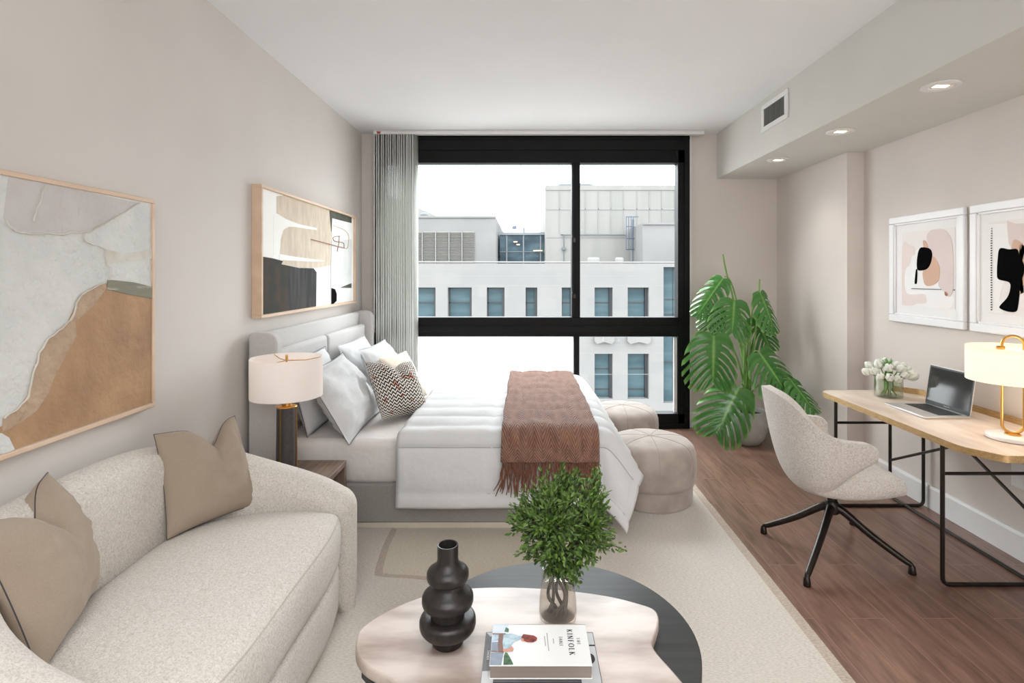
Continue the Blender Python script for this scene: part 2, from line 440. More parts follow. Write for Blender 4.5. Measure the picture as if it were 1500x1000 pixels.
def rug_mat(name, c, c2):
    m = mat(name, c, .98, spec=.1, sheen=.2); nt = m.node_tree; b = nt.nodes['Principled BSDF']
    tc = node(m, 'ShaderNodeTexCoord'); mp = node(m, 'ShaderNodeMapping'); mp.inputs['Scale'].default_value = (70, 260, 70)
    nt.links.new(tc.outputs['Object'], mp.inputs['Vector'])
    n = node(m, 'ShaderNodeTexNoise'); n.inputs['Scale'].default_value = 1.; n.inputs['Detail'].default_value = 3
    nt.links.new(mp.outputs[0], n.inputs['Vector'])
    r = node(m, 'ShaderNodeValToRGB'); r.color_ramp.elements[0].position = .35; r.color_ramp.elements[1].position = .6
    r.color_ramp.elements[0].color = rgb(c2); r.color_ramp.elements[1].color = rgb(c)
    nt.links.new(n.outputs['Fac'], r.inputs[0]); nt.links.new(r.outputs[0], b.inputs['Base Color'])
    bp = node(m, 'ShaderNodeBump'); bp.inputs['Strength'].default_value = .5; bp.inputs['Distance'].default_value = .006
    nt.links.new(n.outputs['Fac'], bp.inputs['Height']); nt.links.new(bp.outputs[0], b.inputs['Normal'])
    return m
M['rug'] = rug_mat('woven rug', (214, 206, 196), (193, 183, 171))
M['rug_edge'] = rug_mat('rug border', (192, 177, 162), (166, 150, 135))
M['rug_in'] = rug_mat('rug inlay', (210, 200, 183), (192, 181, 163))

def chevron_mat():
    m = mat('zigzag weave', (230, 225, 216), .95, spec=.1); nt = m.node_tree; b = nt.nodes['Principled BSDF']
    uv = node(m, 'ShaderNodeUVMap'); sp = node(m, 'ShaderNodeSeparateXYZ'); nt.links.new(uv.outputs[0], sp.inputs[0])
    x = sp.outputs[0]; y = sp.outputs[1]
    tri = math_node(m, 'PINGPONG', math_node(m, 'MULTIPLY', x, 17.), .5)
    ph = math_node(m, 'FRACT', math_node(m, 'MULTIPLY_ADD', y, 23., math_node(m, 'MULTIPLY', tri, 1.6)))
    nz = node(m, 'ShaderNodeTexNoise'); nz.inputs['Scale'].default_value = 60
    nt.links.new(uv.outputs[0], nz.inputs['Vector'])
    ph2 = math_node(m, 'ADD', ph, math_node(m, 'MULTIPLY', math_node(m, 'SUBTRACT', nz.outputs['Fac'], .5), .5))
    dark = math_node(m, 'GREATER_THAN', ph2, .5)
    red = node(m, 'ShaderNodeTexNoise'); red.inputs['Scale'].default_value = 9
    nt.links.new(uv.outputs[0], red.inputs['Vector'])
    isred = math_node(m, 'GREATER_THAN', red.outputs['Fac'], .62)
    lc = node(m, 'ShaderNodeMix', data_type='RGBA'); lc.inputs[6].default_value = rgb((232, 227, 218)); lc.inputs[7].default_value = rgb((206, 150, 132))
    nt.links.new(isred, lc.inputs[0])
    mx = node(m, 'ShaderNodeMix', data_type='RGBA'); mx.inputs[7].default_value = rgb((38, 36, 36))
    nt.links.new(dark, mx.inputs[0]); nt.links.new(lc.outputs[2], mx.inputs[6]); nt.links.new(mx.outputs[2], b.inputs['Base Color'])
    bp = node(m, 'ShaderNodeBump'); bp.inputs['Strength'].default_value = .4; bp.inputs['Distance'].default_value = .004
    nt.links.new(ph2, bp.inputs['Height']); nt.links.new(bp.outputs[0], b.inputs['Normal'])
    return m
M['chevron'] = chevron_mat()

def knit_mat():
    m = mat('brown cable knit', (148, 106, 88), .95, spec=.1, sheen=.3); nt = m.node_tree; b = nt.nodes['Principled BSDF']
    uv = node(m, 'ShaderNodeUVMap'); sp = node(m, 'ShaderNodeSeparateXYZ'); nt.links.new(uv.outputs[0], sp.inputs[0])
    tri = math_node(m, 'PINGPONG', math_node(m, 'MULTIPLY', sp.outputs[0], 6.), .5)
    ph = math_node(m, 'SINE', math_node(m, 'MULTIPLY', math_node(m, 'ADD', math_node(m, 'MULTIPLY', sp.outputs[1], 60.), math_node(m, 'MULTIPLY', tri, 7.)), 6.283))
    n = node(m, 'ShaderNodeTexNoise'); n.inputs['Scale'].default_value = 14; nt.links.new(uv.outputs[0], n.inputs['Vector'])
    mxf = math_node(m, 'MULTIPLY_ADD', ph, .22, math_node(m, 'ADD', .0, n.outputs['Fac']))
    r = node(m, 'ShaderNodeValToRGB'); r.color_ramp.elements[0].position = .25; r.color_ramp.elements[1].position = .75
    r.color_ramp.elements[0].color = rgb((120, 82, 67)); r.color_ramp.elements[1].color = rgb((164, 122, 102))
    nt.links.new(mxf, r.inputs[0]); nt.links.new(r.outputs[0], b.inputs['Base Color'])
    bp = node(m, 'ShaderNodeBump'); bp.inputs['Strength'].default_value = .7; bp.inputs['Distance'].default_value = .006
    nt.links.new(ph, bp.inputs['Height']); nt.links.new(bp.outputs[0], b.inputs['Normal'])
    return m
M['knit'] = knit_mat()
M['fringe'] = mat('brown yarn', (128, 88, 72), .95, c2=(104, 70, 57), nscale=80, spec=.1)

def leaf_mat(name, a, b_, rib=None, rough=.35):
    m = mat(name, a, rough, spec=.5); nt = m.node_tree; b = nt.nodes['Principled BSDF']
    g = node(m, 'ShaderNodeNewGeometry')
    r = node(m, 'ShaderNodeValToRGB'); r.color_ramp.elements[0].color = rgb(a); r.color_ramp.elements[1].color = rgb(b_)
    nt.links.new(g.outputs['Random Per Island'], r.inputs[0])
    last = r.outputs[0]
    if rib:
        uv = node(m, 'ShaderNodeUVMap'); sp = node(m, 'ShaderNodeSeparateXYZ'); nt.links.new(uv.outputs[0], sp.inputs[0])
        d = math_node(m, 'ABSOLUTE', math_node(m, 'SUBTRACT', sp.outputs[1], .5))
        w = math_node(m, 'MULTIPLY', math_node(m, 'SINE', math_node(m, 'MULTIPLY', sp.outputs[0], 60.)), .10)
        rr = node(m, 'ShaderNodeValToRGB'); e = rr.color_ramp.elements
        e[0].position = 0.; e[0].color = (1, 1, 1, 1); e[1].position = .04; e[1].color = (.0, .0, .0, 1)
        x = rr.color_ramp.elements.new(.44); x.color = (.05, .05, .05, 1)
        x = rr.color_ramp.elements.new(.5); x.color = (.75, .75, .75, 1)
        nt.links.new(d, rr.inputs[0])
        f = math_node(m, 'ADD', rr.outputs[0], math_node(m, 'MAXIMUM', w, 0.))
        mx = node(m, 'ShaderNodeMix', data_type='RGBA'); mx.inputs[7].default_value = rgb(rib)
        nt.links.new(f, mx.inputs[0]); nt.links.new(last, mx.inputs[6]); last = mx.outputs[2]
        bp = node(m, 'ShaderNodeBump'); bp.inputs['Strength'].default_value = .35; bp.inputs['Distance'].default_value = .01
        nt.links.new(w, bp.inputs['Height']); nt.links.new(bp.outputs[0], b.inputs['Normal'])
    nt.links.new(last, b.inputs['Base Color'])
    b.inputs['Transmission Weight'].default_value = 0
    return m
M['monstera'] = leaf_mat('monstera leaf', (40, 98, 38), (62, 122, 48), (128, 172, 88), .22)
M['bush'] = leaf_mat('small leaf', (48, 74, 26), (102, 130, 54), None, .5)

# ------------------------------------------------------------------ room shell
XL, XR, XA, YB, H, YN = -1.533, 2.49, 2.366, 5.13, 2.751, -1.3
struct(G().box(XL - .1, XR + .1, YN, YB + .12, -.1, 0).build('floor', M['floor'], smooth=0))
struct(G().box(XL - .1, XR + .1, YN, YB + .12, H, H + .1).build('ceiling', M['ceil'], smooth=0))
struct(G().box(XL - .12, XL, YN, YB + .12, 0, H).build('wall_left', M['wall_l'], smooth=0))
struct(G().box(XR, XR + .12, YN, YB + .12, 0, H).build('wall_right', M['wall'], smooth=0))
struct(G().box(XA, XR, 4.01, YB, 0, 2.328).build('wall_right_projection', M['wall'], smooth=0))
struct(G().box(XL - .1, XR + .1, YN - .12, YN, 0, H).build('wall_front', M['wall'], smooth=0))
WX0, WX1, WZ1 = -1.40, 1.530, 2.728
g = G()
g.box(XL, WX0, YB, YB + .12, 0, H); g.box(WX1, XR, YB, YB + .12, 0, H); g.box(WX0, WX1, YB, YB + .12, WZ1, H)
struct(g.build('wall_back', M['wall'], smooth=0))
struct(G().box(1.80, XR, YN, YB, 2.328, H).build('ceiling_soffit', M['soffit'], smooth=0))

def baseboard(name, pts):
    """pts: run of floor points, profile grows to the left of the run"""
    g = G()
    prof = [(0, 0), (.016, 0), (.016, .125), (.010, .14), (0, .14)]
    for a, b in zip(pts[:-1], pts[1:]):
        a = Vector((a[0], a[1], 0)); b = Vector((b[0], b[1], 0)); d = (b - a).normalized(); n = Vector((-d.y, d.x, 0))
        g.prism(prof, lambda p: a + n * p[0] + Vector((0, 0, p[1])), lambda p: b + n * p[0] + Vector((0, 0, p[1])))
    return struct(g.build(name, M['trim'], smooth=0))
baseboard('baseboard_right', [(XR, YN), (XR, 4.01), (XA, 4.01), (XA, YB)])
baseboard('baseboard_back', [(XA, YB), (WX1 + .01, YB)])
baseboard('baseboard_left', [(XL, YB), (XL, YN)])
struct(G().box(WX1 - .006, WX1 + .03, YB - .012, YB, 0.14, WZ1).build('trim_1', M['trim'], smooth=0))

# window
w = bpy.data.objects.new('window_1', None); COL.objects.link(w); w['_o'] = (0, YB, 0); w.location = (0, YB, 0); struct(w)
def k(px): return (px - 769) * YB / 800
def kz(py): return CAMZ - (py - 402) * YB / 800
f0, f1 = YB - .05, YB + .07
g = G()
g.box(WX0, WX1, f0, f1, kz(240), WZ1); g.box(WX0, WX1, f0 - .012, f0, kz(222), WZ1 - .02); g.box(WX0, WX1, f0 - .02, f0, kz(207), kz(203))
g.box(WX0, k(565), f0, f1, 0, WZ1); g.box(k(991), WX1, f0, f1, 0, WZ1); g.box(k(1000), WX1, f0 - .013, f0, 0, WZ1)
g.box(WX0, WX1, f0, f1, 0, kz(604)); g.box(WX0, WX1, f0 - .015, f0, 0, kz(617))
g.build('window_frame', M['black'], w, smooth=0, bevel=.004)
G().box(k(565), k(991), f0 - .006, f1, kz(492), kz(464)).box(k(565), k(991), f0 - .02, f0, kz(487), kz(476)).build('transom', M['black'], w, smooth=0, bevel=.004)
G().box(k(837), k(849), f0 - .004, f1, kz(464), kz(240)).box(k(838), k(842), f0 - .016, f0, kz(464), kz(240)).build('mullion', M['black'], w, smooth=0, bevel=.003)
G().box(k(840), k(848), f0, f1, kz(604), kz(492)).build('mullion', M['black'], w, smooth=0, bevel=.003)
gm_ = YB + .03
G().box(k(565), k(837), gm_, gm_ + .006, kz(464), kz(240)).build('glass_pane', M['glass'], w, smooth=0)
G().box(k(849), k(991), gm_, gm_ + .006, kz(464), kz(240)).build('glass_pane', M['glass'], w, smooth=0)
G().box(k(848), k(991), gm_, gm_ + .006, kz(604), kz(492)).build('glass_pane', M['glass'], w, smooth=0)
G().box(k(565), k(840), gm_, gm_ + .006, kz(604), kz(492)).build('frosted_pane', M['frost'], w, smooth=0)
for py in (350, 431):
    G().box(k(839), k(842), f0 - .03, f0 - .004, kz(py + 5), kz(py)).tube([(k(841), f0 - .03, kz(py)), (k(837), f0 - .035, kz(py - 3))], .004, 6).build('window_latch', M['gun'], w, smooth=0)
G().box(k(986), k(990.5), f0 + .02, f0 + .05, kz(602), kz(494)).build('pale_stop', M['trim'], w, smooth=0)

# vertical blind
bl = thing('vertical_blind', 'grey green vertical blind drawn to one side of the big window', 'blind', (-1.2, 5.0, 0))
g = G(); g.box(-1.385, 1.64, 4.985, 5.045, 2.712, 2.738); g.box(-1.385, 1.64, 4.992, 5.038, 2.738, 2.7505)
g.build('head_rail', M['trim'], bl, smooth=0, bevel=.003)
G().box(-1.352, -1.318, 4.981, 4.986, 2.716, 2.735).build('red_label', M['red_tag'], bl, smooth=0)
for i in range(17):
    x = -1.35 + i * .0215
    ang = radians(90 - (2 if i < 9 else 4 + (i - 9) * 3.2) + random.uniform(-7, 7))
    dx, dy = .044 * cos(ang), .044 * sin(ang)
    g = G()
    def P(a, b, x=x, dx=dx, dy=dy):
        t = a / 4 * 2 - 1; bow = .004 * (1 - t * t)
        return (x + dx * t + bow, 5.015 + dy * t, (.05, 2.712)[b])
    g.grid(P, 4, 1)
    sl = g.build('slat', M['blind'], bl, solid=.0012)
    g = G(); g.tube([(x - dx, 5.015 - dy, .05), (x - dx, 5.015 - dy, 2.712)], .0022, 5); g.build('slat_edge', M['trim'], sl, origin=bl['_o'])
g = G()
g.tube([(-1.372, 4.975, 2.71), (-1.372, 4.975, .9)], .004, 6); g.build('wand', M['trim'], bl)

# air vent in the soffit face
v = thing('air_vent', 'white framed grey air vent set in the soffit face', 'vent', (1.80, 3.92, 2.6))
y0, y1, z0, z1 = 3.725, 4.13, 2.50, 2.70
g = G(); xx0, xx1 = 1.785, 1.7995
g.box(xx0, xx1, y0, y1, z0, z0 + .035); g.box(xx0, xx1, y0, y1, z1 - .035, z1); g.box(xx0, xx1, y0, y0 + .04, z0 + .035, z1 - .035); g.box(xx0, xx1, y1 - .04, y1, z0 + .035, z1 - .035)
g.build('vent_frame', M['trim'], v, smooth=0, bevel=.003)
M['vent_back'] = mat('vent back', (96, 96, 93), .7, c2=(90, 90, 87))
G().box(1.796, 1.7995, y0 + .04, y1 - .04, z0 + .035, z1 - .035).build('backing', M['vent_back'], v, smooth=0)
g = G()
for i in range(17):
    y = y0 + .05 + i * .0192
    g.prism([(1.788, y), (1.796, y + .009), (1.796, y + .012), (1.788, y + .003)], lambda p: (p[0], p[1], z0 + .035), lambda p: (p[0], p[1], z1 - .035))
g.build('grille', M['grey_metal'], v, smooth=0)

# downlights
def downlight(x, y, label):
    t = thing('recessed_downlight', label, 'ceiling light', (x, y, 2.328), 'downlights under the soffit')
    G().lathe([(.082, -.0005), (.082, -.006), (.074, -.009), (.05, -.007), (.046, -.0005)], (x, y, 2.328), 40, cap0=False, cap1=False).build('trim_ring', M['trim'], t)
    G().lathe([(.046, -.001), (.044, -.003), (.03, -.0045)], (x, y, 2.328), 32).build('lens', M['trim'], t)
    g = G(); g.box(x - .03, x + .03, y - .017, y + .017, 2.3215, 2.3245); g.build('lit_lamp', M['bulb'], t, bevel=.001)
    return t
downlight(1.974, 2.593, 'lit round downlight nearest the front, largest of the soffit row')
downlight(1.975, 3.42, 'lit round downlight midway along the soffit row')
downlight(1.977, 4.264, 'lit round downlight closest to the window wall, past the vent')

# wall outlet
o = thing('wall_outlet', 'white outlet plate low on the wall under the desk', 'outlet', (XR, 2.74, .42))
G().box(XR - .008, XR - .0005, 2.69, 2.79, .355, .485).build('cover_plate', M['trim'], o, bevel=.003)
for zz in (.385, .43):
    G().box(XR - .011, XR - .008, 2.722, 2.758, zz, zz + .028).build('socket', M['white_frame'], o, bevel=.002)

# ------------------------------------------------------------------ pictures
def picture(name, label, X, y0, y1, z0, z1, fw, fd, fmat, art, sgn, group=None, mount=0., lip=None):
    """a framed picture on a side wall; sgn = +1 faces +x (left wall), -1 faces -x"""
    t = thing(name, label, 'picture', (X, (y0 + y1) / 2, z0), group)
    a, b = X + .0005 * sgn, X + fd * sgn
    g = G()
    def bar(ya, yb, za, zb):
        g.box(min(a, b), max(a, b), ya, yb, za, zb)
    bar(y0, y1, z0, z0 + fw); bar(y0, y1, z1 - fw, z1); bar(y0, y0 + fw, z0 + fw, z1 - fw); bar(y1 - fw, y1, z0 + fw, z1 - fw)
    g.build('frame', fmat, t, smooth=0, bevel=.006 if mount else .0025, seg=3)
    if mount:
        g = G(); c0, c1 = sorted((X + fd * .35 * sgn, X + fd * .8 * sgn)); q = fw
        for (ya, yb, za, zb) in ((y0 + q, y1 - q, z0 + q, z0 + q + .012), (y0 + q, y1 - q, z1 - q - .012, z1 - q), (y0 + q, y0 + q + .012, z0 + q, z1 - q), (y1 - q - .012, y1 - q, z0 + q, z1 - q)):
            g.box(c0, c1, ya, yb, za, zb)
        g.build('inner_lip', fmat, t, smooth=0, bevel=.003)
    art(t, X, sgn, y0 + fw, y1 - fw, z0 + fw, z1 - fw)
    return t

def smooth_poly(p, n=5): return catmull([(q[0], q[1], 0) for q in p], n, True)

def layered(t, name, X, sgn, base, mats, shapes, y0, y1, z0, z1):
    """base sheet plus flat shapes [(material index, [(y, z)...], rounded)], each a hair in front of the last"""
    g = G()
    pl = sorted((X + base * sgn, X + (base - .006) * sgn))
    g.box(pl[0], pl[1], y0, y1, z0, z1, 0)
    for i, (mi, poly, rounded) in enumerate(shapes):
        q = smooth_poly(poly) if rounded else [(p[0], p[1]) for p in poly]
        q = [(min(max(p[0], y0 + .001), y1 - .001), min(max(p[1], z0 + .001), z1 - .001)) for p in q]
        x = X + (base + .0006 * (min(i, 10) + 1)) * sgn
        x2 = X + (base + .0002) * sgn
        g.prism(q, lambda p: (x2, p[0], p[1]), lambda p: (x, p[0], p[1]), mi)
    return g.build(name, mats, t, smooth=0)

# impasto materials
M['i_white'] = mat('white impasto', (226, 226, 223), .7, c2=(212, 213, 211), nscale=5, detail=8, bscale=22, bump=.5, bdist=.03)
M['i_mauve'] = mat('grey mauve impasto', (208, 203, 200), .7, c2=(200, 194, 191), nscale=5, bscale=16, bump=.45, bdist=.03)
M['i_brown'] = mat('ochre brown impasto', (187, 150, 112), .7, c2=(166, 130, 98), nscale=5, detail=8, bscale=20, bump=.35, bdist=.03)
M['i_tan'] = mat('tan scraped impasto', (194, 168, 142), .7, c2=(178, 150, 124), nscale=9, detail=8, bscale=24, bump=.6, bdist=.03)
M['i_olive'] = mat('olive impasto', (136, 134, 116), .7, c2=(210, 208, 198), nscale=12, stretch=(1, .3, 2), bscale=30, bump=.5, contrast=(.5, .6))
M['i_beige'] = mat('beige impasto', (208, 201, 186), .7, c2=(222, 219, 210), nscale=12, bscale=20, bump=.5)
M['c_white'] = mat('painted white', (252, 251, 247), .7, c2=(249, 248, 243), nscale=3)
M['c_beige'] = mat('painted beige', (221, 206, 184), .7, c2=(204, 188, 166), nscale=8, detail=8, stretch=(1, 3, 1))
M['c_dark'] = mat('painted charcoal', (70, 67, 65), .7, c2=(38, 37, 35), nscale=7, detail=10, stretch=(1, 3, .4), spec=.2)
M['c_olive'] = mat('painted olive black', (46, 50, 38), .7, c2=(78, 56, 46), nscale=7, detail=9, spec=.2, contrast=(.42, .7))
M['c_grey'] = mat('painted olive grey', (92, 94, 82), .7, c2=(66, 69, 60), nscale=8, spec=.2)
M['c_pale'] = mat('painted pale grey', (232, 233, 230), .7, c2=(218, 220, 217), nscale=5, detail=7)
M['c_rust'] = mat('rust line', (168, 112, 80), .7, c2=(150, 96, 66))
M['c_gold'] = mat('gold line', (206, 182, 130), .7, c2=(200, 172, 120))

def s8(x, y, X=-1.505):
    p = on_side(x / 2.1741, 220 + y / 2.1741, X); return (p.y, p.z)
def art_big(t, X, sgn, y0, y1, z0, z1):
    S = s8
    shapes = [
        (1, [S(25, 82), S(240, 118), S(440, 168), S(380, 205), S(300, 250), S(262, 262), S(120, 266), S(40, 258), S(8, 215)], False),
        (1, [(y0 + .02, 1.60), (1.30, 1.62), (1.46, 1.66), (1.50, 1.58), (1.30, 1.49), (y0 + .05, 1.45)], True),
        (2, [S(332, 420), S(270, 458), S(238, 500), S(205, 560), S(165, 600), S(125, 650), S(105, 700), S(84, 780), S(60, 815), S(25, 860), S(0, 880), (1.40, 1.02), (1.2, .98), (y0 + .002, 1.0), (y0 + .002, z0 + .002), (y1 - .002, z0 + .002), S(487, 472), S(345, 445)], False),
        (3, [S(332, 420), S(300, 432), S(262, 455), S(236, 495), S(212, 548), S(150, 600), S(118, 655), S(103, 705), S(82, 785), S(52, 822), S(6, 852), S(2, 900), S(60, 868), S(110, 832), S(150, 775), S(168, 725), S(205, 655), S(240, 590), S(236, 545), S(290, 500), S(335, 440)], False),
        (0, [S(0, 900), S(24, 915), S(42, 952), S(20, 966), (1.5, z0 + .01), (1.3, z0 + .01), (1.25, .95), (1.42, .97)], False),
        (5, [S(330, 315), S(400, 330), S(484, 317), S(484, 345), S(380, 357), S(335, 362)], False),
        (4, [S(340, 412), S(420, 420), S(485, 434), S(486, 471), S(400, 458), S(336, 442)], False),
    ]
    o = layered(t, 'canvas', X, sgn, .030, [M['i_white'], M['i_mauve'], M['i_brown'], M['i_tan'], M['i_olive'], M['i_beige']], shapes, y0, y1, z0, z1)
    # raised palette-knife ridges along the colour edges
    g = G()
    def ridge(pts, r):
        q = catmull([(X + .034 * sgn, p[0], p[1]) for p in pts], 6)
        q = [a + Vector((0, noise.noise(a * 40) * .006, noise.noise(a * 40 + Vector((9, 3, 1))) * .006)) for a in q]
        g.tube(q, [r * (.5 + abs(noise.noise(a * 60))) for a in q], 6)
    ridge([S(332, 420), S(262, 455), S(236, 495), S(212, 548), S(150, 600), S(118, 655), S(103, 705), S(82, 785), S(52, 822), S(6, 852)], .004)
    ridge([S(10, 220), S(40, 258), S(120, 266), S(262, 262), S(300, 250), S(440, 168)], .0035)
    ridge([S(262, 262), S(270, 295), S(330, 315), S(335, 362), S(345, 375), S(338, 412)], .003)
    ridge([S(100, 225), S(125, 150), S(140, 110)], .0025)
    g.build('paint_ridge', M['i_beige'], t)
picture('framed_painting', 'large oak-framed impasto painting in white and ochre above the sofa', XL, 0.98, 2.212, .897, 1.732, .016, .036, M['oak'], art_big, 1)

def s12(x, y, X=-1.488):
    p = on_side(370 + x / 4.7625, 260 + y / 4.7625, X); return (p.y, p.z)
def art_small(t, X, sgn, y0, y1, z0, z1):
    S = s12
    sh = [
        (1, [S(172, 130), S(222, 120), S(540, 226), S(552, 340), S(548, 612), S(470, 628), S(350, 632), S(205, 603), S(215, 575), S(196, 535), S(200, 440), S(222, 360), S(262, 342), S(172, 250)], False),
        (0, [S(170, 248), S(240, 290), S(330, 325), S(452, 352), S(452, 366), S(380, 356), S(300, 344), S(250, 343), S(215, 370), S(202, 420), S(194, 534), S(150, 540), S(150, 260)], False),
        (2, [S(78, 552), S(140, 562), S(215, 582), S(205, 604), S(330, 630), S(428, 632), S(450, 660), S(447, 910), S(78, 968)], False),
        (3, [S(78, 552), S(140, 562), S(215, 582), S(205, 604), S(250, 616), S(245, 945), S(78, 968)], False),
        (0, [S(194, 533), S(300, 552), S(512, 582), S(420, 585), S(240, 578), S(190, 572)], False),
        (4, [S(540, 226), S(692, 272), S(692, 318), S(556, 282), S(552, 376)], False),
        (5, [S(556, 284), S(692, 318), S(690, 868), S(549, 892), S(549, 612)], False),
        (0, [S(556, 284), S(692, 318), S(692, 430), S(552, 440)], False),
        (4, [S(610, 768), S(690, 736), S(690, 770)], False),
        (6, [S(550, 770), S(575, 778), S(587, 810), S(586, 860), S(565, 890), S(550, 893)], False),
    ]
    layered(t, 'canvas', X, sgn, .040, [M['c_white'], M['c_beige'], M['c_dark'], M['c_olive'], M['c_grey'], M['c_pale'], M['ink']], sh, y0, y1, z0, z1)
    g = G()
    def line(pts, r, mi):
        g.tube(catmull([(X + .0485 * sgn, p[0], p[1]) for p in pts], 5), r, 5, mi=mi)
    line([S(405, 431), S(500, 455), S(590, 480), S(640, 492)], .003, 0)
    line([S(560, 334), S(630, 362), S(664, 395), S(668, 440), S(660, 490), S(640, 492)], .002, 1)
    line([S(604, 410), S(570, 412), S(558, 425), S(575, 445), S(630, 455), S(636, 490)], .0025, 0)
    line([S(602, 405), S(598, 460), S(588, 515)], .0025, 0)
    g.build('brush_line', [M['c_rust'], M['c_gold']], t)
picture('framed_painting', 'oak-framed abstract painting of beige and charcoal shapes above the headboard', XL, 3.06, 4.77, 1.184, 1.938, .018, .058, M['oak'], art_small, 1)

def s7(x, y, X=2.464):
    p = on_side(1230 + x / 4.1667, 270 + y / 4.1667, X); return (p.y, p.z)
def art_one(t, X, sgn, y0, y1, z0, z1):
    S = s7
    layered(t, 'mount_board', X, sgn, .012, [M['paper']], [], y0, y1, z0, z1)
    a = [S(368, 285), S(688, 252), S(692, 772), S(370, 748)]
    ya, yb = min(p[0] for p in a), max(p[0] for p in a); za, zb = min(p[1] for p in a) + .012, max(p[1] for p in a) - .012
    sh = [
        (3, [S(420, 430), S(500, 400), S(600, 560), S(680, 680), S(640, 765), S(420, 740), S(380, 640), S(385, 520)], True),
        (2, [S(372, 380), S(420, 372), S(446, 390), S(448, 425), S(428, 440), S(415, 490), S(390, 520), S(384, 600), S(396, 660), S(440, 672), S(500, 668), S(516, 690), S(512, 725), S(460, 728), S(372, 745)], True),
        (1, [S(520, 330), S(540, 285), S(580, 270), S(630, 280), S(668, 330), S(680, 420), S(682, 560), S(678, 650), S(655, 685), S(620, 650), S(590, 610), S(600, 520), S(555, 440)], True),
        (4, [S(498, 346), S(512, 344), S(525, 368), S(530, 400), S(505, 392)], True),
        (4, [S(552, 440), S(585, 470), S(602, 520), S(592, 585), S(555, 615), S(520, 618), S(503, 590), S(500, 520)], True),
        (5, [S(482, 388), S(535, 390), S(554, 420), S(550, 470), S(530, 510), S(500, 524), S(465, 518), S(464, 450)], True),
        (5, [S(456, 526), S(463, 524), S(461, 595), S(454, 607), S(449, 598)], True),
        (6, [S(634, 655), S(646, 665), S(648, 678), S(638, 680), S(632, 668)], True),
        (5, [S(430, 634), S(610, 639), S(610, 642), S(430, 637)], False),
        (5, [S(684, 641), S(691, 642), S(691, 646), S(684, 645)], False),
    ]
    layered(t, 'print', X, sgn, .0135, [M['art_bg'], M['art_mauve'], M['art_pink'], M['art_white'], M['art_tan'], M['ink'], M['c_rust']], sh, ya, yb, za, zb)
def art_two(t, X, sgn, y0, y1, z0, z1):
    S = s7
    layered(t, 'mount_board', X, sgn, .012, [M['paper']], [], y0, y1, z0, z1)
    tl = S(893, 228); bl_ = S(897, 792)
    yb = tl[0]; ya = y0 + .085; zb = tl[1] - .004; za = bl_[1] + .004
    sh = [
        (3, [(yb - .002, zb - .01), S(1005, 240), S(1015, 330), S(1040, 390), S(960, 700), S(985, 790), (yb - .002, za + .01)], False),
        (1, [S(1008, 218), S(1060, 240), (ya + .002, zb - .03), (ya + .002, za + .15), S(1040, 400), S(1018, 360)], False),
        (4, [S(1048, 340), S(1080, 345), S(1120, 385), (2.72, 1.58), (2.70, 1.40), (2.78, 1.32), S(1110, 655), S(1088, 650), S(1060, 450), S(1036, 400)], True),
        (5, [S(965, 392), S(1020, 396), S(1068, 394), S(1085, 430), S(1112, 490), S(1112, 540), S(1090, 620), S(1075, 740), S(1060, 776), S(1010, 775), S(965, 755), S(970, 735), S(1010, 690), S(1028, 640), S(1022, 598), S(960, 580), S(948, 550), S(952, 460)], True),
    ]
    for i in range(34):
        y = 266 + i * 15
        sh.append((5, [S(914, y), S(917.5, y), S(917.5, y + 6), S(914, y + 6)], False))
    layered(t, 'print', X, sgn, .0135, [M['art_bg'], M['art_mauve'], M['art_pink'], M['art_white'], M['art_tan'], M['ink']], sh, ya, yb, za, zb)
picture('framed_print', 'white-framed abstract print with small black glass-like shape, nearer the corner', XR, 3.068, 3.70, 1.117, 1.812, .046, .026, M['white_frame'], art_one, -1, 'prints over the desk', mount=.05)
picture('framed_print', 'white-framed abstract print with large black figure shape above the lit lamp', XR, 2.39, 3.030, 1.117, 1.812, .046, .026, M['white_frame'], art_two, -1, 'prints over the desk', mount=.05)

# ------------------------------------------------------------------ rug
RZ = .012
r = thing('area_rug', 'cream woven rug with darker border under sofa and coffee table', 'rug', (0, 2.2, 0))
G().box(-1.0, 1.105, .1, 3.80, 0.0005, RZ).build('rug_field', M['rug'], r, smooth=0)
g = G(); g.box(1.105, 1.152, .1, 3.85, .0005, RZ - .002); g.box(-1.0, 1.105, 3.80, 3.85, .0005, RZ - .002); g.build('rug_border', M['rug_edge'], r, smooth=0)
def fl(px, py): p = at(px, py, 1144.0 / (py - 402)); return (p.x, p.y, 0)
band_o = catmull([fl(574, 776), fl(562, 800), fl(549, 840), fl(556, 848), fl(600, 851), fl(650, 856), fl(720, 860), fl(800, 852), fl(850, 800), fl(840, 779)], 6)
band_i = catmull([fl(582, 778), fl(570, 805), fl(561, 838), fl(568, 844), fl(602, 846), fl(650, 850), fl(718, 853), fl(790, 846), fl(838, 800), fl(830, 779)], 6)
g = G(); n = len(band_o)
g.grid(lambda i, j: ((band_o[i] * (1 - j) + band_i[i] * j) + Vector((0, 0, RZ + .0008))), n - 1, 1)
g.build('rug_line', M['rug_edge'], r, smooth=0)
g = G(); g.face([(p.x, p.y, RZ + .0006) for p in band_i]); g.build('rug_inlay', M['rug_in'], r, smooth=0)

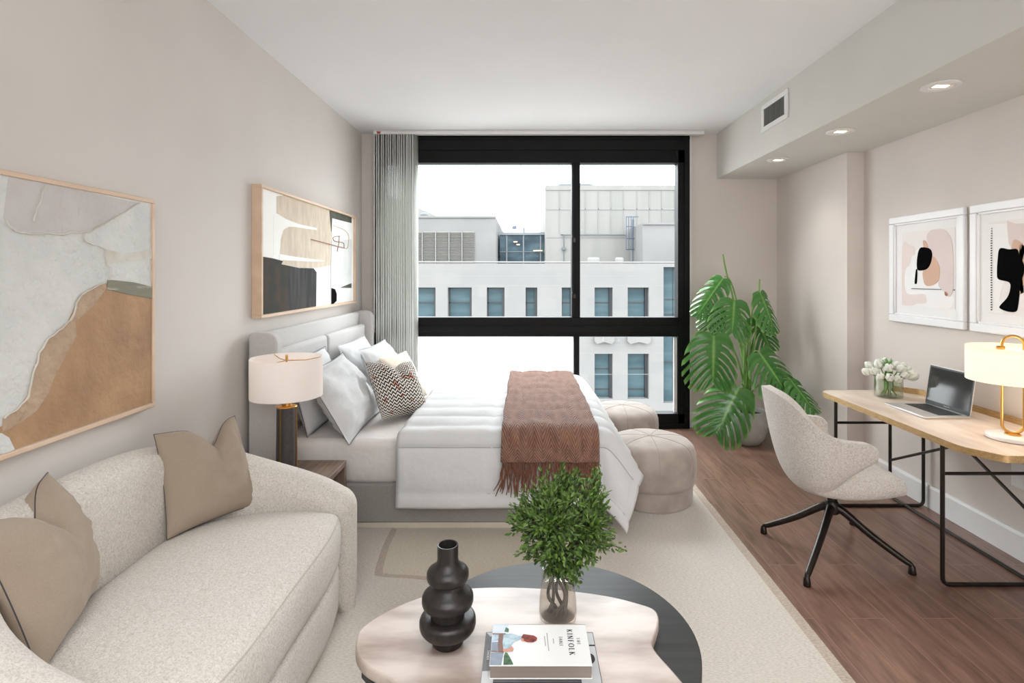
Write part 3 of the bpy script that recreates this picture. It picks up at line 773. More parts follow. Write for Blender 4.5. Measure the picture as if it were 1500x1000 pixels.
# ------------------------------------------------------------------ bed
bed = thing('bed', 'upholstered light grey bed frame with winged headboard', 'bed', (-.55, 3.9, RZ))
G().box(-1.47, .42, 3.045, 4.70, .045, .262).build('bed_base', M['bedbase'], bed, bevel=.012, seg=3)
G().box(-1.46, .41, 3.055, 4.69, RZ, .045).build('plinth', M['plinth'], bed, smooth=0, bevel=.003)
G().box(-1.50, -1.463, 3.03, 4.88, RZ, 1.105).build('headboard_panel', M['headboard'], bed, bevel=.014, seg=3)
prof = [(-1.505, RZ), (-1.36, RZ), (-1.352, .1), (-1.348, .98)] + [(-1.408 + .06 * cos(a), 1.05 + .062 * sin(a)) for a in [i * pi / 2 / 6 for i in range(7)]] + [(-1.49, 1.112), (-1.505, 1.10)]
for (ya, yb) in ((2.97, 3.035), (4.82, 4.885)):
    G().prism(prof, lambda p: (p[0], ya, p[1]), lambda p: (p[0], yb, p[1])).build('headboard_wing', M['headboard'], bed, bevel=.014, seg=3)
for (ya, yb) in ((3.045, 3.90), (3.912, 4.81)):
    G().box(-1.46, -1.405, ya, yb, .50, 1.0).build('headboard_cushion', M['headboard'], bed, bevel=.026, seg=4)

def wob(p, s, a): return noise.noise(Vector(p) * s) * a

g = G()
def MP(i, j):
    return None
mt = G()
nx, ny = 40, 36
def mtop(i, j):
    x = -1.44 + 1.83 * i / nx; y = 3.06 + 1.61 * j / ny
    z = .50 + wob((x, y, 0), 5, .010) + wob((x, y, 3), 14, .004)
    return (x, y, z)
def ring_surface(gx, x0, x1, y0, y1, z0, z1, r=.05, n=14, wr=0.):
    """rounded-edge slab with gently wrinkled sides"""
    def prof(t):   # offset inward, height
        return t
    P = []
    rows = [(r * .6, z0), (.0, z0 + r * .6), (0, (z0 + z1) / 2), (0, z1 - r)] + [(r * (1 - cos(a)), z1 - r + r * sin(a)) for a in [pi / 2 * q / 4 for q in range(1, 5)]]
    m = 25
    def peri(ins):
        pts = []
        xa, xb, ya, yb = x0 + ins, x1 - ins, y0 + ins, y1 - ins
        for q in range(m): pts.append((xa + (xb - xa) * q / m, ya))
        for q in range(m): pts.append((xb, ya + (yb - ya) * q / m))
        for q in range(m): pts.append((xb - (xb - xa) * q / m, yb))
        for q in range(m): pts.append((xa, yb - (yb - ya) * q / m))
        return pts
    rr = [(peri(a), z) for a, z in rows]
    N = 4 * m
    def Q(i, j):
        p, z = rr[j][0][i % N], rr[j][1]
        w = wr * noise.noise(Vector((p[0] * 6 + z * 9, p[1] * 6, z * 5)))
        return (p[0] + w, p[1] + w, z + (w * .5 if j > 3 else 0))
    gx.grid(Q, N, len(rows) - 1, cu=True)
    top = rr[-1][0]; ins = rows[-1][0]
    xa, xb, ya, yb = x0 + ins, x1 - ins, y0 + ins, y1 - ins
    gx.grid(lambda i, j: (xa + (xb - xa) * i / m, ya + (yb - ya) * j / m, z1 + wob((xa + (xb - xa) * i / m, ya + (yb - ya) * j / m, 2), 7, wr * .8)), m, m)
    gx.face([(p[0], p[1], z0) for p in rr[0][0]][::-1])
g = G(); ring_surface(g, -1.405, .40, 3.055, 4.69, .262, .502, .045, wr=.012)
tag(g.build('mattress', M['sheet'], origin=(-.5, 3.87, .262), smooth=60), 'mattress in a pale beige fitted sheet on the bed base', 'mattress')

# duvet
XD0, XF, YD, YF, ZT = -.70, .42, 3.03, 4.66, .556
LINES = [4.86, 4.62, 4.40, 4.18, 3.965, 3.765, 3.55, 3.335, 3.127, YD - .10, YD - .345, YD - .425]
def puff(v):
    for a, b in zip(LINES[:-1], LINES[1:]):
        if b <= v <= a:
            t = (v - b) / (a - b); amp = .024 if b > 3 else (.016 if a > 2.9 else .010)
            if b < YD < a: amp = .02
            return amp * max(0., sin(pi * t)) ** .55
    return 0.
def lerp3(t, a, b, c): return a + (b - a) * t * 2 if t < .5 else b + (c - b) * (t - .5) * 2
def drape(u, v, off=0.):
    p = max(0., u - XF); q = max(0., YD - v); far = False
    if v > YF: q = v - YF; far = True
    d = sqrt(p * p + q * q)
    bx_ = min(u, XF); by_ = min(max(v, YD), YF)
    if d < 1e-6:
        return Vector((bx_, by_, ZT + off))
    th = atan2(q, p) / (pi / 2)
    fl_ = radians(lerp3(th, 36, 16, 4)) if not far else radians(lerp3(th, 36, 25, 6))
    af = pi / 2 - fl_; D = .09
    if d <= D: h = D / af * sin(af * d / D); w_ = D / af * (1 - cos(af * d / D)); al = af * d / D
    else: h = D / af * sin(af) + (d - D) * cos(af); w_ = D / af * (1 - cos(af)) + (d - D) * sin(af); al = af
    a = th * pi / 2; out = Vector((cos(a), (1 if far else -1) * sin(a), 0))
    n = out * sin(al) + Vector((0, 0, cos(al)))
    return Vector((bx_, by_, ZT)) + out * h + Vector((0, 0, -w_)) + n * off
us = [XD0 + (XF - XD0) * i / 44 for i in range(45)] + [XF + .35 * i / 16 for i in range(1, 17)]
vs = [YD - .425 + .425 * i / 34 for i in range(34)] + [YD + (YF - YD) * i / 96 for i in range(97)] + [YF + .25 * i / 10 for i in range(1, 11)]
def DP(i, j):
    u, v = us[i], vs[j]
    pf = puff(v)
    pf *= min(1., abs(u + .18) / .03 + .25) * min(1., (u - XD0) / .03 + .15)
    if u > XF + .28: pf *= .6
    pf += wob((u, v, 0), 6, .006) + wob((u, v, 5), 22, .002)
    if v < YD: pf += .006 * sin(u * 11) * min(1, (YD - v) / .3)
    p = drape(u, v, pf)
    return p
g = G(); g.grid(DP, len(us) - 1, len(vs) - 1)
duv = g.build('duvet', M['linen_white'], origin=(0, 3.85, .52), smooth=180, solid=.028, soff=-1, recalc=False)
tag(duv, 'white channel-quilted duvet draped over the bed and its foot', 'duvet')
g = G()
def seam(pts): g.tube(pts, .0028, 5)
for L in LINES[1:-1]:
    for (ua, ub) in ((XD0 + .01, -.185), (-.175, XF + .30)):
        seam([drape(ua + (ub - ua) * q / 40, L, wob((ua + (ub - ua) * q / 40, L, 0), 6, .006) + wob((ua + (ub - ua) * q / 40, L, 5), 22, .002) + .0012 + (.006 * sin((ua + (ub - ua) * q / 40) * 11) * min(1, (YD - L) / .3) if L < YD else 0)) for q in range(41)])
M['seam_grey'] = mat('quilt seam', (176, 175, 175), .9, c2=(172, 171, 171))
g.build('quilt_seam', M['seam_grey'], duv, origin=(0, 3.85, .52))

# throw
TX0, TX1 = -.125, .400
th = thing('throw_blanket', 'brown cable-knit throw with fringe laid across the duvet', 'blanket', (.14, 3.85, .58))
tv = [YD - .165 + .165 * i / 16 for i in range(16)] + [YD + (YF - YD) * i / 80 for i in range(81)] + [YF + .12 * i / 6 for i in range(1, 7)]
def TP(i, j):
    s = i / 60; v = tv[j]
    u = TX0 + (TX1 - TX0) * s + wob((s * 2, v * 1.5, 1), 2, .008)
    if s in (0., 1.): u += wob((0, v, s), 5, .008)
    rid = .005 * abs(sin(s * pi * 5)) ** .5 + .004 * sin(s * pi * 2 * 2.5 + v * 3) * .5
    fold = .006 * max(0, sin(s * 17 + 1)) ** 6
    return drape(min(u, XF - .0), v, .038 + puff(v) * .25 + rid * 1.5 + fold + wob((u, v, 0), 6, .006) + abs(wob((u, v, 0), 12, .003)))
g = G(); g.grid(TP, 60, len(tv) - 1, uv=True)
kn = g.build('knit_panel', M['knit'], th, smooth=180, solid=.008, soff=0)
g = G()
for i in range(92):
    s = (i + .5) / 92; u = TX0 + (TX1 - TX0) * s + random.uniform(-.003, .003)
    p = drape(u, YD - .160, .036 + .004 * random.random())
    L = .17 + random.uniform(-.03, .03); sw = random.uniform(-.02, .02) - (.03 if s < .06 else 0)
    pts = [p]
    for q in range(1, 6):
        t = q / 5
        pts.append(p + Vector((sw * t * t + .004 * sin(q * 2 + i), -.008 * t + .003 * sin(q * 3 + i * 2), -L * t)))
    g.tube(pts, [.0036, .004, .0038, .004, .0036, .0022], 5)
g.build('fringe', M['fringe'], th)
g = G(); g.tube([drape(.04 + .002 * q, YD - .03 - .009 * q, .045) for q in range(10)] + [drape(.058 + .006 * q, YD - .115 - .002 * q, .045) for q in range(4)] + [drape(.085 + .004 * q, YD - .11 + .012 * q, .045) for q in range(5)], .003, 5)
g.build('loose_yarn', M['fringe'], th)

# pillows
def pillow(name, label, cat, w_, h_, t_, mats, bottom, xa, ya, group=None, chop=0., pinch=.06, wr=.01, seed=0., droop=0., choff=0., taper=0., flange=0., n=34, pipe=None, roll=0.):
    g = G(); idx = {}
    def pos(i, j, side):
        u = 2 * i / n - 1; v = 2 * j / n - 1
        # finer sampling to the border
        u = sin(u * pi / 2); v = sin(v * pi / 2)
        x = w_ / 2 * u * (1 - pinch * (1 - v * v)); y = h_ / 2 * v * (1 - pinch * (1 - u * u))
        if taper and u > 0: x *= 1 - taper * (v + 1) / 2
        e = 1 - flange
        uu = min(1., abs(u) / e); vv = min(1., abs(v) / e)
        th_ = t_ / 2 * (max(0, 1 - uu ** 2.4) ** .55) * (max(0, 1 - vv ** 2.4) ** .55)
        c = chop * math.exp(-((u - choff) / .33) ** 2) * ((v + 1) / 2) ** 2.2
        y -= c
        th_ *= 1 + .9 * c / h_
        z = side * th_
        q = Vector((u * 2.0 + seed, v * 2.0, side * .3 + seed))
        z += wr * noise.noise(q * 1.6) * (th_ / (t_ / 2 + 1e-6)) + wr * .5 * noise.noise(q * 4.) * min(1., th_ / (t_ / 4))
        # pulled creases into corners
        z += side * wr * .5 * sin((u - v) * 9 + seed) * abs(u * v) ** 1.5 * (th_ / (t_ / 2))
        if chop: z += side * .02 * math.exp(-((abs(u - choff) - .42) / .2) ** 2) * ((v + 1) / 2) ** 2 * (1 - v * v) - side * .035 * math.exp(-((u - choff) / .1) ** 2) * ((v + 1) / 2) ** 2 * (1 - v ** 6)
        dr = droop * max(0, -u) ** 2 * ((v + 1) / 2) ** 2
        y -= dr; z += dr * .3
        return Vector((x, y, z))
    fr = []
    for side in (1, -1):
        for i in range(n + 1):
            for j in range(n + 1):
                bd = i in (0, n) or j in (0, n)
                if side == -1 and bd: idx[(i, j, -1)] = idx[(i, j, 1)]; continue
                idx[(i, j, side)] = len(g.v); g.uv[len(g.v)] = (i / n, j / n); g.v.append(pos(i, j, side))
        for i in range(n):
            for j in range(n):
                q = [idx[(i, j, side)], idx[(i + 1, j, side)], idx[(i + 1, j + 1, side)], idx[(i, j + 1, side)]]
                g.f.append(q if side == 1 else q[::-1]); g.m.append(0)
    o = g.build(name, mats, smooth=180, recalc=False)
    x = Vector(xa).normalized(); y = Vector(ya); y = (y - x * y.dot(x)).normalized(); z = x.cross(y)
    if roll:
        R = Matrix.Rotation(roll, 3, z); x = R @ x; y = R @ y
    c = Vector(bottom) + y * (h_ / 2)
    frame(o, c, x, y); o['_o'] = tuple(c)
    tag(o, label, cat, group)
    if pipe:
        gg = G(); per = [(i, 0) for i in range(n)] + [(n, j) for j in range(n)] + [(n - i, n) for i in range(n)] + [(0, n - j) for j in range(n)]
        gg.tube([g.v[idx[(a, b, 1)]] for a, b in per], pipe[1], 6, closed=True)
        gg.build('piping', pipe[0], o, local=True, origin=(0, 0, 0))
    return o
BP = 'white sleeping pillows on the bed'
PW = M['linen_white']
pillow('pillow', 'white pillow leaning on the headboard, half hidden behind the bedside lamp', 'pillow', .64, .46, .17, PW, (-1.235, 3.42, .50), (0, 1, 0), (-.12, 0, .4), BP, seed=1, wr=.02, pipe=(M['piping'], .0014), flange=.05)
pillow('pillow', 'white pillow against the headboard on the window side, rear of its pair', 'pillow', .68, .44, .17, PW, (-1.235, 4.30, .50), (0, 1, 0), (-.12, 0, .4), BP, seed=2, wr=.02, flange=.05)
pillow('pillow', 'white pillow with wide flange at the near bedside, behind the zigzag cushion', 'pillow', .70, .47, .19, PW, (-.965, 3.345, .505), (0, 1, .03), (-.23, 0, .34), BP, seed=3, wr=.024, droop=.07, pipe=(M['piping'], .0014), flange=.06)
pillow('pillow', 'white pillow standing in front on the window side beside the curtain of slats', 'pillow', .72, .46, .19, PW, (-.93, 4.11, .505), (0, 1, -.02), (-.20, 0, .37), BP, seed=4, wr=.024, flange=.06)
pillow('cushion', 'cream cushion peeking out behind the black and white zigzag cushion', 'cushion', .38, .38, .12, M['cream_cloth'], (-.80, 3.98, .51), (.30, .95, 0), (-.19, .06, .36), None, seed=5)
pillow('cushion', 'black and white zigzag cushion at the front of the bed pillows', 'cushion', .40, .40, .17, M['chevron'], (-.755, 3.50, .515), (.52, .85, 0), (-.20, .12, .36), None, seed=6, chop=.05, roll=radians(-8))

# ------------------------------------------------------------------ nightstand and bedside lamp
ns = thing('nightstand', 'grey brown wood nightstand with open front between sofa and bed', 'nightstand', (-1.23, 2.74, 0))
nx0, nx1, ny0, ny1 = -1.49, -.966, 2.50, 2.955
G().box(nx0, nx1, ny0, ny1, .400, .427).build('tabletop', M['walnut'], ns, smooth=0, bevel=.002)
G().box(nx0, nx1, ny0, ny0 + .022, .0, .400).build('side_panel', M['walnut'], ns, smooth=0, bevel=.002)
G().box(nx0, nx1, ny1 - .022, ny1, .0, .400).build('side_panel', M['walnut'], ns, smooth=0, bevel=.002)
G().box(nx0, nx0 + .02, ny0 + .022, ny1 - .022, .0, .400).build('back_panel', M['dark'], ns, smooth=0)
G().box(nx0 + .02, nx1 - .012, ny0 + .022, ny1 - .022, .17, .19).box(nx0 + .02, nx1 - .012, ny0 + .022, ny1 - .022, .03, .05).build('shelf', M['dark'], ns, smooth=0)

lx, ly = -1.20, 2.75
lp = thing('table_lamp', 'bedside lamp with white linen drum shade and dark column on the nightstand', 'lamp', (lx, ly, .427), 'table lamps')
col = []
for i in range(49):
    a = 2 * pi * i / 48; col.append((a, 1 - .10 * abs(cos(1.5 * a)) ** 8))
g = G(); g.grid(lambda i, j: (lx + (.050 - .003 * j / 8) * col[i][1] * cos(col[i][0]), ly + (.050 - .003 * j / 8) * col[i][1] * sin(col[i][0]), .437 + (.765 - .437) * j / 8), 48, 8)
g.build('column', M['leather'], lp, smooth=180)
g = G()
for kx in (.0, 2 * pi / 3, 4 * pi / 3):
    a = kx - pi / 2 - .25
    g.tube([(lx + .0475 * cos(a), ly + .0475 * sin(a), .437), (lx + .0445 * cos(a), ly + .0445 * sin(a), .766)], .0045, 6)
g.build('brass_strip', M['brass'], lp)
G().lathe([(.058, .0), (.058, .01)], (lx, ly, .427), 40).build('base', M['brass'], lp)
G().lathe([(.012, .760), (.047, .763), (.050, .766), (.047, .771), (.024, .773), (.024, .812), (.012, .814), (.012, .84)], (lx, ly, 0), 32).build('brass_collar', M['brass'], lp)
R = .171
G().lathe([(R - .002, .818), (R, .818), (R, 1.014), (R - .003, 1.014), (R - .003, .818)], (lx, ly, 0), 64, cap0=False, cap1=False).build('lamp_shade', M['shade'], lp)
g = G()
for a in (.25, .25 + 2 * pi / 3, .25 + 4 * pi / 3):
    g.tube([(lx, ly, .998), (lx + .09 * cos(a), ly + .09 * sin(a), .997), (lx + (R - .002) * cos(a), ly + (R - .002) * sin(a), 1.010)], .0022, 6)
g.tube([(lx, ly, .83), (lx, ly, 1.0)], .005, 8)
g.build('shade_spider', M['brass'], lp)
G().lathe([(.004, .998), (.0055, 1.002), (.0065, 1.02), (.004, 1.026)], (lx, ly, 0), 16).build('finial', M['brass'], lp)
G().lathe([(.002, .84), (.02, .86), (.03, .89), (.026, .92), (.008, .935)], (lx + .0, ly + .0, 0), 20).build('bulb', emission('dim bulb', (255, 220, 190), 1.5), lp)

# ------------------------------------------------------------------ sofa
sf = thing('sofa', 'cream boucle sofa with a curved wraparound back against the wall', 'sofa', (-1.1, 1.7, RZ))
YC = 1.735
half = [(-1.505, 0, .80), (-1.505, .16, .797), (-1.495, .305, .785), (-1.455, .44, .763), (-1.375, .55, .733), (-1.255, .635, .690), (-1.11, .683, .632), (-.965, .704, .583), (-.855, .702, .548), (-.785, .69, .52)]
path = [(x, YC - y, z) for (x, y, z) in half[::-1]] + [(x, YC + y, z) for (x, y, z) in half[1:]]
path = catmull(path, 4)
NP = len(path)
tg = []
for i in range(NP):
    d = path[min(i + 1, NP - 1)] - path[max(i - 1, 0)]; d.z = 0; tg.append(d.normalized())
# inward normal = rotate the travel direction (near arm -> back -> far arm) clockwise
rings = []
TH = .165
def section(P, d, th_, top, shift=0., bot=RZ):
    n = Vector((d.y, -d.x, 0)) * 1.0
    base = Vector((P.x, P.y, 0)) + d * shift
    r_ = min(th_ / 2, .075)
    pts = []
    def add(t, z): q = base + n * t; pts.append(Vector((q.x, q.y, z)))
    add(th_ * .15, bot); add(0.01, bot + .03); add(0.0, bot + .25 * (top - bot)); add(0, bot + .55 * (top - bot)); add(.0, bot + .8 * (top - bot))
    for q in range(0, 9):
        a = pi - pi * q / 8
        add(th_ / 2 + th_ / 2 * cos(a), top - r_ + r_ * sin(a))
    add(th_, bot + .8 * (top - bot)); add(th_, bot + .5 * (top - bot)); add(th_, bot + .2 * (top - bot)); add(th_ * .85, bot)
    return pts
def endcap(P, d, sgn):
    out = []
    for q in range(1, 7):
        a = pi / 2 * q / 6
        s_ = .075 * sin(a); th_ = TH * max(.12, cos(a))
        n = Vector((d.y, -d.x, 0)); PP = P + n * ((TH - th_) / 2)
        out.append(section(PP, d, th_, P.z - .055 * (1 - cos(a)) - .02 * sin(a), sgn * s_))
    return out
for q in endcap(path[0], tg[0], -1)[::-1]: rings.append(q)
for i in range(NP): rings.append(section(path[i], tg[i], TH, path[i].z))
for q in endcap(path[-1], tg[-1], 1): rings.append(q)
g = G(); K = len(rings[0])
g.grid(lambda i, j: rings[i][j % K], len(rings) - 1, K, cv=True)
g.face(rings[0]); g.face(rings[-1])
g.build('sofa_back', M['sofa'], sf, smooth=80)
# plan outline of seat: inside of the wall, then the open front
inn = [path[i] + Vector((tg[i].y, -tg[i].x, 0)) * (TH - .012) for i in range(NP)]
inn = [Vector((p.x, p.y, 0)) for p in inn]
front = [(-.752, YC + .49, 0), (-.725, YC + .3, 0), (-.722, YC, 0), (-.725, YC - .3, 0), (-.752, YC - .49, 0)]
core = [p for p in inn if p.x < -.83]
outl = core + [Vector(p) for p in catmull([core[-1], (-.782, YC + .53, 0)] + front + [(-.782, YC - .53, 0), core[0]], 6)[1:-1]]
NO = len(outl)
cen = Vector((-1.05, YC, 0))
def cush(gx, rows):
    def Q(i, j):
        p = outl[i % NO]; ins, z = rows[j]
        d = cen - p; L = d.length
        q = p + d * min(.95, ins / max(L, .01))
        return (q.x, q.y, z)
    gx.grid(Q, NO, len(rows) - 1, cu=True)
    gx.face([Q(i, 0) for i in range(NO)][::-1]); 
    c = Vector((cen.x, cen.y, rows[-1][1])); o0 = len(gx.v)
    gx.v += [Vector(Q(i, len(rows) - 1)) for i in range(NO)] + [c]
    for i in range(NO): gx.f.append([o0 + i, o0 + (i + 1) % NO, o0 + NO]); gx.m.append(0)
g = G(); cush(g, [(.03, .255), (.006, .272), (.0, .30), (-.004, .35), (-.002, .40), (.010, .432), (.030, .452), (.06, .463), (.10, .469), (.2, .476), (.3, .48)])
g.build('seat_cushion', M['sofa'], sf, smooth=80)
g = G(); cush(g, [(.06, RZ + .001), (.03, RZ + .02), (.012, .08), (.008, .15), (.008, .22), (.016, .245), (.05, .256)])
g.build('sofa_base', M['sofa'], sf, smooth=80)
g = G()
i0 = [i for i in range(NO) if outl[i].x > -.80]
g.tube([outl[i] + (cen - outl[i]).normalized() * .0125 + Vector((0, 0, .4345)) for i in i0], .0025, 5)
M['sofa_seam'] = mat('sofa seam', (196, 186, 173), .95, c2=(190, 180, 167))
g.build('seat_seam', M['sofa_seam'], sf)

pillow('throw_pillow', 'taupe linen pillow at the far end of the sofa by the lamp', 'pillow', .37, .38, .15, M['taupe'], (-1.205, 2.14, .468), (.507, .862, 0), (-.08, .04, .36), 'taupe pillows on the sofa', chop=.085, choff=.15, taper=.32, seed=11, wr=.012, pipe=(M['piping'], .0016))
pillow('throw_pillow', 'taupe linen pillow in the near corner of the sofa at the picture edge', 'pillow', .42, .385, .17, M['taupe'], (-1.245, 1.50, .468), (-.40, .92, 0), (-.12, -.05, .40), 'taupe pillows on the sofa', chop=.09, choff=.05, seed=14, wr=.012, pipe=(M['piping'], .0016))

# ------------------------------------------------------------------ ottomans
def make_ottoman(x, y, z, label):
    t = thing('ottoman', label, 'ottoman', (x, y, z), 'ottomans at the foot of the bed')
    G().lathe([(.25, .0), (.258, .006), (.262, .03), (.262, .135)], (x, y, z), 56).build('ottoman_base', M['velvet'], t)
    pr = [(.262, .118), (.272, .120), (.279, .14), (.283, .19), (.285, .25), (.281, .30), (.268, .338), (.243, .364), (.205, .378), (.14, .388), (.07, .392), (.012, .389), (.0015, .3885)]
    G().lathe(pr, (x, y, z), 64).build('ottoman_cushion', M['velvet'], t, smooth=80)
    g = G()
    for q in range(7):
        a = 2 * pi * q / 7 + .2
        g.tube([(x + r_ * cos(a), y + r_ * sin(a), z + h_ + .0006) for (r_, h_) in ((.004, .3885), (.07, .392), (.14, .388), (.205, .378), (.243, .364), (.268, .338), (.281, .30), (.285, .25), (.283, .19))], .0010, 5)
    g.build('stitched_seam', M['stitch'], t)
    return t
o1 = make_ottoman(.80, 3.49, RZ, 'round taupe velvet ottoman on the rug, nearer of the two')
dup(o1, (.775, 4.36, .001), 'round taupe velvet ottoman close to the window, farther of the two')

# ------------------------------------------------------------------ coffee table
ct = thing('coffee_table', 'two-tier coffee table, cream stone top over round charcoal wood top', 'coffee table', (.05, 1.45, RZ))
cx, cy, R = .09, 1.622, .415
G().lathe([(R - .012, .325), (R, .328), (R, .357), (R - .003, .360)], (cx, cy, 0), 96).build('round_tabletop', M['darkoak'], ct, smooth=50)
for a in (.3, .3 + 2 * pi / 3, .3 + 4 * pi / 3):
    x, y = cx + .24 * cos(a), cy + .24 * sin(a)
    G().lathe([(.05, RZ), (.05, .327)], (x, y, 0), 32).build('leg', M['darkoak'], ct)
op = [(521, 939), (529, 919), (554, 901), (590, 883), (622, 872), (673, 862), (723, 859), (781, 860), (842, 865), (896, 873), (939, 884), (959, 892), (965, 905), (961, 923), (956, 941), (962.5, 955), (982, 977), (1002, 1000)]
poly = [at(px, py, 824.0 / (py - 402)) for px, py in op]
poly += [Vector((x, y, 0)) for x, y in ((.435, 1.29), (.42, 1.19), (.33, 1.11), (.16, 1.08), (-.02, 1.12), (-.17, 1.21))] + [at(px, py, 824.0 / (py - 402)) for px, py in ((579, 1000), (557, 986), (536, 973), (523, 958))]
poly = catmull([(p.x, p.y, 0) for p in poly], 4, True)
g = G(); cc = Vector((0, 1.4, 0))
rows = [(.012, .3625), (.003, .366), (0, .372), (0, .393), (.002, .398), (.006, .400)]
g.grid(lambda i, j: Vector((poly[i % len(poly)].x, poly[i % len(poly)].y, rows[j][1])) + (cc - poly[i % len(poly)]).normalized() * rows[j][0], len(poly), len(rows) - 1, cu=True)
g.face([Vector((p.x, p.y, rows[-1][1])) + (cc - p).normalized() * rows[-1][0] for p in poly]); g.face([Vector((p.x, p.y, rows[0][1])) + (cc - p).normalized() * rows[0][0] for p in poly][::-1])
g.build('stone_tabletop', M['onyx'], ct, smooth=50)
for (x, y) in ((-.33, 1.45), (-.02, 1.22), (.30, 1.22)):
    G().lathe([(.055, RZ), (.055, .363)], (x, y, 0), 32).build('leg', M['darkoak'], ct)
g = G(); g.prism([(-.44, 1.47), (-.30, 1.32), (-.24, 1.36), (-.38, 1.52)], lambda p: (p[0], p[1], .345), lambda p: (p[0], p[1], .363)); g.build('underframe', M['darkoak'], ct, smooth=0)

# black ringed vase
vx, vy, vz = -.216, 1.529, .4003
vt = thing('ringed_vase', 'black vase of stacked rounded rings on the cream table top', 'vase', (vx, vy, vz))
def ringp(zc, hz, ro, ri, n=9):
    return [(ri + (ro - ri) * (max(0, cos(a)) ** .36), zc + hz * sin(a)) for a in [-pi / 2 + pi * q / (n - 1) for q in range(n)]]
pr = [(.041, 0), (.043, .003), (.043, .030), (.058, .032), (.070, .037), (.076, .045), (.0785, .054), (.0785, .066), (.076, .073), (.070, .077), (.060, .0785), (.0475, .078), (.0465, .081), (.0465, .101), (.052, .103), (.063, .105), (.069, .110), (.0715, .117), (.0715, .131), (.069, .137), (.060, .144), (.047, .153), (.040, .160), (.0395, .170), (.048, .172), (.054, .176), (.0575, .182), (.0585, .188), (.0582, .199), (.055, .205), (.046, .2115), (.036, .219), (.031, .226), (.029, .236), (.0293, .272), (.0285, .275), (.0257, .2745), (.0245, .268), (.024, .20)]
g = G(); g.lathe(pr, (vx, vy, vz), 64, cap1=False); g.build('vase_body', M['vase'], vt, smooth=50)
G().lathe([(.0238, .20), (.0238, .262)], (vx, vy, vz), 32, cap1=False).build('dark_opening', M['vase_in'], vt)

# glass vase with leafy branches
gx_, gy_ = .099, 1.645
gv = thing('glass_vase', 'blush glass vase of water holding leafy branches on the coffee table', 'vase', (gx_, gy_, .4003))
pr = [(.050, 0), (.0555, .004), (.0575, .02), (.056, .05), (.052, .09), (.048, .12), (.0455, .146), (.0440, .146), (.0465, .12), (.0505, .09), (.0545, .05), (.056, .02), (.052, .009)]
G().lathe(pr, (gx_, gy_, .4003), 48).build('vase_glass', M['blush'], gv, smooth=70)
G().lathe([(.051, .0095), (.0548, .02), (.0533, .05), (.0497, .088)], (gx_, gy_, .4003), 40).build('water', M['water'], gv, smooth=70)
lb = thing('leafy_branches', 'bushy green leafy branches standing in the blush glass vase', 'plant', (gx_, gy_, .41))
bc = Vector((.117, 1.645, .690)); br_ = Vector((.172, .150, .165))
nodes = []
for i in range(5):
    a = 2 * pi * i / 5 + .5
    p0 = Vector((gx_ + .026 * cos(a), gy_ + .022 * sin(a), .414)); p1 = Vector((gx_ + .030 * cos(a + 1.2), gy_ + .02 * sin(a + 1.2), .47))
    p2 = Vector((gx_ + .02 * cos(a), gy_ + .02 * sin(a), .55)); p3 = bc + Vector((.07 * cos(a), .06 * sin(a), -.02 + .03 * (i % 2)))
    q = catmull([p0, p1, p2, p3], 6)
    g = G(); g.tube(q, [.0062 - .0038 * t / (len(q) - 1) for t in range(len(q))], 7); g.build('branch', M['bark'], lb)
    nodes += q[10:]
g = G(); leaves = G()
rnd = random.Random(3)
def leaf_small(gl, p, d, L, w_):
    d = d.normalized(); up = Vector((rnd.uniform(-.5, .5), rnd.uniform(-.9, .1), rnd.uniform(.3, 1)))
    s = d.cross(up); s = s.normalized() if s.length > .01 else Vector((1, 0, 0)); nn = s.cross(d)
    o = len(gl.v)
    gl.v += [p, p + d * L * .35 + s * w_ + nn * w_ * .35, p + d * L * .45 - nn * w_ * .15, p + d * L * .35 - s * w_ + nn * w_ * .35, p + d * L * .72 + s * w_ * .7 + nn * w_ * .2, p + d * L * .72 - s * w_ * .7 + nn * w_ * .2, p + d * L - nn * w_ * .3]
    for f in ((0, 1, 2), (0, 2, 3), (1, 4, 2), (2, 5, 3), (2, 4, 6), (2, 6, 5)):
        gl.f.append([o + q for q in f]); gl.m.append(0)
for i in range(400):
    while True:
        v_ = Vector((rnd.uniform(-1, 1), rnd.uniform(-1, 1), rnd.uniform(-1, 1)))
        if .05 < v_.length < 1: break
    rad = rnd.uniform(.55, 1.0) ** .6 * (1.06 if rnd.random() < .2 else 1)
    v_ = v_.normalized(); v_ *= rad * (.90 + .42 * noise.noise(v_ * 2.6 + Vector((4, 1, 7))))
    if v_.z < -.55: v_.x *= .75; v_.z *= 1.05
    tip = bc + Vector((v_.x * br_.x, v_.y * br_.y, v_.z * br_.z))
    tip += Vector((0, 0, .010 * noise.noise(tip * 20)))
    st = min(nodes, key=lambda a: (a - tip).length + rnd.uniform(0, .05))
    mid = (st + tip) / 2 + Vector((rnd.uniform(-.02, .02), rnd.uniform(-.02, .02), rnd.uniform(0, .02)))
    tw = catmull([st, mid, tip], 6)
    g.tube(tw, .0009, 4, caps=False)
    for q in range(4, len(tw)):
        for r2 in range(2 if q > 5 else 1):
            d = (tw[q] - tw[q - 1]).normalized()
            d = (d + Vector((rnd.uniform(-1, 1), rnd.uniform(-1, 1), rnd.uniform(-.6, .9))) * .9)
            L = rnd.uniform(.012, .021)
            leaf_small(leaves, tw[q] + Vector((rnd.uniform(-.006, .006),) * 3), d, L, L * .21)
g.build('twigs', M['bark'], lb)['kind'] = 'stuff'
leaves.build('foliage', M['bush'], lb, smooth=0)['kind'] = 'stuff'

